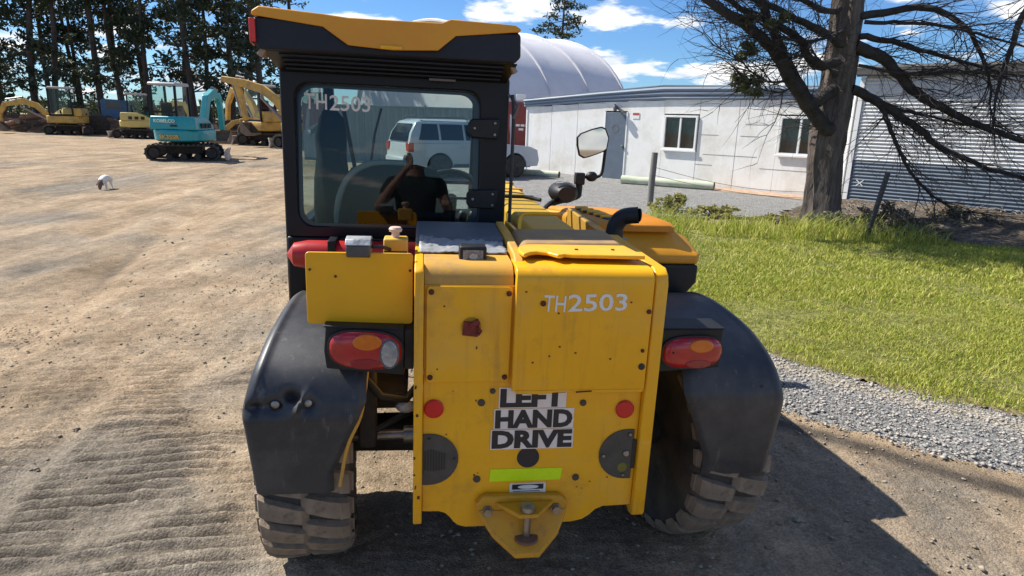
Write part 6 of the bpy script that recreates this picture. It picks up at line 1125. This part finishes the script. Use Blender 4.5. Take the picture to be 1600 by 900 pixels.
# yellow wheel loader behind
def loader():
    L = empty('wheel_loader', (-13.3, 35.0, 0), (0, 0, rad(200))); tag(L, 'old yellow wheel loader with big black tyres behind the large excavator', 'loader')
    MB().prism([(-2.2, 0.8), (-2.3, 1.6), (-0.6, 1.75), (0.2, 1.3), (0.2, 0.8)], 'y', -0.7, 0.7).build('body', OYEL, L, 0.05); MB().box(0.2, 1.3, -0.5, 0.5, 0.6, 1.3).build('front_frame', OYEL, L, 0.04)
    for x, y in ((-0.9, -0.4), (-0.9, 0.4), (0.1, -0.4), (0.1, 0.4)): MB().bar((x, y, 1.6), (x, y, 2.5), 0.07, 0.07, (0, 1, 0)).build('canopy_post', OYEL, L)
    MB().box(-1.05, 0.3, -0.6, 0.6, 2.5, 2.58).build('canopy', OYEL, L, 0.02)
    for y in (-0.35, 0.35): MB().bar((0.4, y, 1.35), (1.6, y, 1.1), 0.12, 0.22).bar((1.6, y, 1.1), (2.3, y, 0.5), 0.12, 0.22).build('lift_arm', OYEL, L, 0.01)
    MB().prism([(2.2, 0.1), (2.9, 0.08), (2.9, 0.13), (2.35, 0.25), (2.25, 0.9), (2.15, 0.85)], 'y', -1.0, 1.0).build('bucket', RUST, L, 0.01)
    for x in (-1.6, 0.8):
        for y in (-0.85, 0.85):
            wv = MB().lathe([(0.30, -0.2), (0.5, -0.22), (0.60, -0.17), (0.62, 0), (0.60, 0.17), (0.5, 0.22), (0.30, 0.2)], (0, 0, 0), 'y', 28).build('wheel', RUB, L, sm=50); wv.location = (x, y, 0.62)
            MB().lathe([(0.0, -0.1), (0.1, -0.12), (0.28, -0.05), (0.32, -0.18), (0.32, 0.18), (0.28, 0.05), (0.1, 0.12), (0.0, 0.1)], (0, 0, 0), 'y', 20).build('rim', OYEL, wv, sm=40)
loader()
# earth bank with scrap timber, old tyres and a blue cabin behind the yard
def bank():
    xs = np.linspace(-62, -10, 260); ys = np.linspace(40.5, 48.5, 46); X, Y = np.meshgrid(xs, ys); t = (Y - 40.5) / 8
    Z = np.sin(np.pi * np.clip(t * 1.05, 0, 1)) ** 0.7 * (0.75 + 1.1 * (fbm(X * 0.35, Y * 0.35, 3) - 0.3)) + 0.25 * (fbm(X * 1.6, Y * 1.6, 3) - 0.43) - 0.06
    m = groundmat('bank_earth', [(0.13, 0.075, 0.045), (0.30, 0.19, 0.11), (0.22, 0.125, 0.07)], vscale=3, vamt=0.3, nscale=0.8, bump=0.8, bdist=0.1)
    o = sheet('earth_bank', X, Y, Z, m); tag(o, 'reddish brown earth bank along the back of the yard', None, None, 'structure')
bank()
rg_ = random.Random(4)
for k in range(16):
    x = -42 + k * 1.55 + rg_.uniform(-.4, .4); y = 41.2 + rg_.uniform(-.5, 1.2); a = rg_.uniform(-0.5, 0.5); L = rg_.uniform(1.2, 2.8); r = rg_.uniform(0.10, 0.22); z = rg_.uniform(0.25, 0.85)
    o = MB().tube([(0, 0, 0), (L * 0.5, 0.05, 0.03), (L, 0, 0)], [r, r * 0.95, r * 0.85], 10).build('felled_log', pm('log_rust_brown', (0.24, 0.12, 0.06), (0.15, 0.09, 0.06), rough=0.9, scale=4) if 'log_rust_brown' not in MATS else MATS['log_rust_brown'], sm=50)
    o.location = (x, y, z); o.rotation_euler = (0, rg_.uniform(-.25, .25), a); MB().tube([(L, 0, 0), (L + 0.01, 0, 0)], r * 0.78, 10).build('cut_end', pm('cut_wood', (0.42, 0.28, 0.16), rough=0.9) if 'cut_wood' not in MATS else MATS['cut_wood'], o)
    tag(o, '%s brown felled log from the left on the earth bank' % ORD[k], 'log', 'logs dumped on the earth bank')
for x, y, z, s, lab in ((-25.9, 40.6, 0.62, 1.0, 'big old black tyre standing against the earth bank, far left'), (-15.2, 38.6, 0.6, 0.9, 'big black tyre standing beside the wheel loader')):
    o = MB().lathe([(0.28, -0.2), (0.5, -0.22), (0.63, -0.16), (0.66, 0), (0.63, 0.16), (0.5, 0.22), (0.28, 0.2), (0.34, 0.0)], (0, 0, 0), 'y', 28).build('old_tyre', RUB, sm=50); o.location = (x, y, z); o.rotation_euler = (rad(14), 0, rad(20)); o.scale = (s, s, s)
    for k in range(22):
        a = 2 * math.pi * k / 22; MB().obox((0.655 * math.cos(a), 0, 0.655 * math.sin(a)), (0.05, 0.34, 0.07), (0, -a, 0.3)).build('tread_lug', RUB, o)
    tag(o, lab, 'tyre')
bt = empty('blue_truck', (-28.2, 46.8, 0.35), (0, 0, rad(15))); tag(bt, 'small blue truck cab showing above the earth bank on the far left', 'truck')
BLU = pm('truck_blue', (0.06, 0.13, 0.21), (0.08, 0.15, 0.23), rough=0.5, scale=3)
MB().prism([(-0.9, 0.5), (0.95, 0.5), (0.95, 1.1), (0.75, 1.2), (0.45, 1.85), (-0.8, 1.9), (-0.9, 1.75)], 'y', -0.8, 0.8).build('cab', BLU, bt, 0.06)
MB().prism([(-0.55, 1.25), (0.55, 1.25), (0.34, 1.75), (-0.55, 1.78)], 'y', -0.815, -0.795).build('side_window', OFW, bt)
for x in (0.4, -0.5):
    for y in (-0.75, 0.75): o = MB().lathe([(0.0, -0.1), (0.38, -0.1), (0.4, 0), (0.38, 0.1), (0, 0.1)], (x, y, 0.4), 'y', 20).build('wheel', RUB, bt, sm=40)
# distant bushes closing the gap under the pines
BUSH = leafmat('far_bush', (0.025, 0.04, 0.018), (0.07, 0.085, 0.03), 0.15)
cl = []; rg2 = np.random.RandomState(12)
for k in range(150): cl.append((rg2.uniform(-95, -17), rg2.uniform(64, 70), rg2.uniform(0.2, 1.4), rg2.uniform(0.8, 1.8), rg2.uniform(0.5, 1.1)))
o = leafobj('far_undergrowth', cl, 13, 60, 0.35, BUSH); tag(o, 'dark undergrowth massed behind the pine trunks', 'undergrowth', None, 'stuff')
cl = []
for k in range(260): cl.append((rg2.uniform(-130, 130), rg2.uniform(150, 165), rg2.uniform(0.3, 2.2), rg2.uniform(2, 4), rg2.uniform(1.2, 2.5)))
o = leafobj('far_treeline', cl, 14, 40, 1.0, BUSH); tag(o, 'dark treeline massed along the horizon', 'treeline', None, 'stuff')

# ================================================================== DOG
def dog():
    D = bpy.data.meshes.new('dog'); v = []; e = []; r = []
    def ch(pts, start=None):
        prev = start
        for (x, y, z, q) in pts:
            v.append((x, y, z)); r.append(q); i = len(v) - 1
            if prev is not None: e.append((prev, i))
            prev = i
        return prev
    # nose towards +x, head lowered to the ground
    ch([(-0.16, 0, 0.325, 0.078), (-0.05, 0, 0.325, 0.082), (0.08, 0, 0.318, 0.088), (0.17, 0, 0.315, 0.075)])  # 0..3 hip..chest
    ch([(0.24, 0, 0.275, 0.060), (0.290, 0.0, 0.20, 0.062), (0.325, 0, 0.140, 0.052), (0.350, 0, 0.080, 0.032), (0.360, 0, 0.045, 0.024)], 3)
    for s in (-1, 1):
        ch([(0.16, s * 0.055, 0.235, 0.040), (0.145, s * 0.06, 0.14, 0.023), (0.15, s * 0.06, 0.055, 0.018), (0.165, s * 0.06, 0.016, 0.019)], 3)
        ch([(-0.17, s * 0.055, 0.245, 0.052), (-0.12, s * 0.06, 0.18, 0.032), (-0.185, s * 0.06, 0.11, 0.019), (-0.175, s * 0.06, 0.045, 0.017), (-0.150, s * 0.06, 0.015, 0.019)], 0)
        ch([(0.295, s * 0.045, 0.215, 0.014), (0.300, s * 0.072, 0.185, 0.016), (0.318, s * 0.078, 0.150, 0.008)], 5)
    ch([(-0.235, 0, 0.335, 0.022), (-0.27, 0, 0.30, 0.013), (-0.285, 0, 0.25, 0.008)], 0)
    D.from_pydata(v, e, []); o = bpy.data.objects.new('dog', D); COL.objects.link(o)
    sk = o.modifiers.new('skin', 'SKIN'); sk.use_smooth_shade = True
    for i, q in enumerate(r): D.skin_vertices[0].data[i].radius = (q, q)
    D.skin_vertices[0].data[0].use_root = True
    o.modifiers.new('sub', 'SUBSURF').levels = 2; o.modifiers['sub'].render_levels = 2
    m = pm('dog_fur', (0.78, 0.76, 0.72), (0.70, 0.67, 0.62), rough=0.9, scale=12); t = m.node_tree
    # brown head patch
    co = t.nodes.new('ShaderNodeTexCoord'); sp = t.nodes.new('ShaderNodeSeparateXYZ'); t.links.new(co.outputs['Object'], sp.inputs[0])
    mr = t.nodes.new('ShaderNodeMapRange'); mr.inputs[1].default_value = 0.245; mr.inputs[2].default_value = 0.285; t.links.new(sp.outputs[0], mr.inputs[0])
    mxn = t.nodes.new('ShaderNodeMix'); mxn.data_type = 'RGBA'; b = t.nodes['Principled BSDF']; src = b.inputs['Base Color'].links[0].from_socket
    t.links.new(src, mxn.inputs[6]); mxn.inputs[7].default_value = (0.16, 0.10, 0.075, 1); t.links.new(mr.outputs[0], mxn.inputs[0]); t.links.new(mxn.outputs[2], b.inputs['Base Color'])
    D.materials.append(m); o.location = (-8.25, 12.95, 0.0); o.rotation_euler = (0, 0, rad(-84)); o.scale = (0.72, 0.82, 0.78)
    tag(o, 'white dog with brown head sniffing the dirt at the far left', 'dog')
dog()

# ================================================================== PHOTOGRAPHER (stands at the camera; seen mirrored in the cab's rear window)
def skin(name, chains, mat, parent=None, lev=2):
    me = bpy.data.meshes.new(name); v, ed, rd = [], [], []
    for start, pts in chains:
        prev = start
        for x, y, z, q in pts:
            v.append((x, y, z)); rd.append(q); i = len(v) - 1
            if prev is not None: ed.append((prev, i))
            prev = i
    me.from_pydata(v, ed, []); o = bpy.data.objects.new(name, me); COL.objects.link(o)
    o.modifiers.new('skin', 'SKIN').use_smooth_shade = True
    for i, q in enumerate(rd): me.skin_vertices[0].data[i].radius = (q, q) if not isinstance(q, tuple) else q
    me.skin_vertices[0].data[0].use_root = True
    sb = o.modifiers.new('sub', 'SUBSURF'); sb.levels = lev; sb.render_levels = lev
    me.materials.append(mat); o.parent = parent; return o
def person():
    SK = pm('skin_tone', (0.46, 0.27, 0.19), (0.42, 0.24, 0.17), rough=0.55, scale=8)
    # pelvis 0, belly 1, chest 2, upper chest 3, neck 4, head 5..7
    ch = [(None, [(0, -0.34, 0.98, (0.16, 0.11)), (0, -0.35, 1.12, (0.155, 0.115)), (0, -0.36, 1.28, (0.17, 0.12)), (0, -0.35, 1.42, (0.14, 0.09)), (0, -0.33, 1.50, 0.058), (0, -0.31, 1.575, 0.070), (0, -0.30, 1.65, 0.088), (0, -0.305, 1.73, 0.072)])]
    n = 8
    def add(start, pts):
        nonlocal n
        ch.append((start, pts)); n += len(pts); return n - 1
    add(3, [(-0.19, -0.34, 1.42, 0.062), (-0.30, -0.22, 1.27, 0.046), (-0.34, -0.16, 1.21, 0.044), (-0.24, -0.10, 1.38, 0.036), (-0.13, -0.06, 1.52, 0.026), (-0.09, -0.045, 1.575, 0.030)]); lw = n - 1
    for k, (dx, dz, L) in enumerate(((0.030, 0.035, 0.9), (0.034, 0.016, 1.0), (0.034, -0.004, 0.95), (0.028, -0.022, 0.8))): add(lw, [(-0.09 + dx, -0.045, 1.575 + dz, 0.010), (-0.09 + dx + 0.030 * L, -0.028, 1.575 + dz * 1.1, 0.009), (-0.09 + dx + 0.048 * L, -0.020, 1.575 + dz * 1.1, 0.008)])
    add(lw, [(-0.085, -0.07, 1.555, 0.012), (-0.060, -0.075, 1.54, 0.010)])
    add(3, [(0.19, -0.34, 1.42, 0.062), (0.26, -0.30, 1.26, 0.046), (0.28, -0.27, 1.16, 0.042), (0.24, -0.13, 1.20, 0.034), (0.20, -0.05, 1.25, 0.026), (0.19, -0.02, 1.27, 0.030)]); rw = n - 1
    for dx, L in ((-0.024, 0.9), (-0.008, 1.0), (0.008, 0.97), (0.024, 0.8)): add(rw, [(0.19 + dx, 0.015, 1.278, 0.010), (0.19 + dx, 0.045 * L, 1.268, 0.009), (0.19 + dx, 0.050 * L, 1.245, 0.008)])
    add(rw, [(0.160, -0.02, 1.285, 0.012), (0.140, 0.0, 1.29, 0.010)])
    for s in (-1, 1):
        add(0, [(s * 0.09, -0.34, 0.90, 0.095), (s * 0.10, -0.33, 0.70, 0.080), (s * 0.105, -0.32, 0.50, 0.060), (s * 0.105, -0.34, 0.32, 0.056), (s * 0.105, -0.36, 0.10, 0.038), (s * 0.11, -0.35, 0.045, 0.042), (s * 0.12, -0.24, 0.035, 0.036), (s * 0.12, -0.18, 0.03, 0.028)])
    P = skin('person', ch, SK); tag(P, 'person in dark shirt holding up a phone, mirrored in the cab window', 'person')
    NAVY = pm('dark_shirt', (0.022, 0.026, 0.030), (0.034, 0.038, 0.042), rough=0.9, scale=20)
    skin('shirt', [(None, [(0, -0.345, 0.92, (0.185, 0.135)), (0, -0.355, 1.12, (0.178, 0.138)), (0, -0.365, 1.28, (0.190, 0.142)), (0, -0.35, 1.425, (0.155, 0.105)), (0, -0.335, 1.47, (0.075, 0.07))]), (3, [(-0.20, -0.34, 1.42, 0.080), (-0.275, -0.25, 1.305, 0.066)]), (3, [(0.20, -0.34, 1.42, 0.080), (0.248, -0.31, 1.295, 0.066)])], NAVY, P)
    skin('trousers', [(None, [(0, -0.345, 0.98, (0.172, 0.125)), (0, -0.345, 0.90, (0.165, 0.12))])] + [(1, [(s * 0.095, -0.34, 0.82, 0.105), (s * 0.10, -0.33, 0.66, 0.092), (s * 0.105, -0.325, 0.48, 0.078), (s * 0.105, -0.345, 0.28, 0.072), (s * 0.105, -0.36, 0.09, 0.066)]) for s in (-1, 1)], SEATM, P)
    MB().loft([[(0.094 * k * math.cos(a), -0.305 + 0.105 * k * math.sin(a), z) for a in [2 * math.pi * q / 20 for q in range(20)]] for z, k in ((1.690, 1.02), (1.73, 1.0), (1.775, 0.86), (1.805, 0.5), (1.81, 0.1))]).build('cap', pm('cap_tan', (0.50, 0.42, 0.33), rough=0.9), P, sm=60)
    MB().prism([(-0.075, -0.215), (0.075, -0.215), (0.06, -0.15), (0.0, -0.13), (-0.06, -0.15)], 'z', 1.695, 1.701).build('cap_peak', MATS['cap_tan'], P)
    for s in (-1, 1): MB().ell((s * 0.032, -0.218, 1.655), (0.013, 0.008, 0.009), 10, 6).build('eye', INK, P, sm=60); MB().ell((s * 0.090, -0.30, 1.645), (0.012, 0.022, 0.032), 10, 6).build('ear', SK, P, sm=60)
    MB().loft([[(x * w_, y, z) for x, y in ((-1, -0.222), (0, -0.222 + d_), (1, -0.222))] for z, w_, d_ in ((1.665, 0.008, 0.004), (1.635, 0.012, 0.018), (1.615, 0.018, 0.026), (1.608, 0.012, 0.006))]).build('nose', SK, P, sm=60)
    MB().obox((0, -0.222, 1.583), (0.045, 0.008, 0.009)).build('mouth', pm('lips', (0.36, 0.15, 0.12), rough=0.5), P, 0.003)
    ph = MB().prism(rrect(-0.075, 0.075, 1.565, 1.637, 0.010, 3), 'y', -0.022, -0.013).build('mobile_phone', INK, None, 0.002); tag(ph, 'black phone held sideways by the person taking the picture', 'phone')
    MB().lathe([(0.008, 0), (0.008, 0.001)], (0.055, -0.0125, 1.622), 'y', 12).build('phone_lens', OFW, ph)
person()
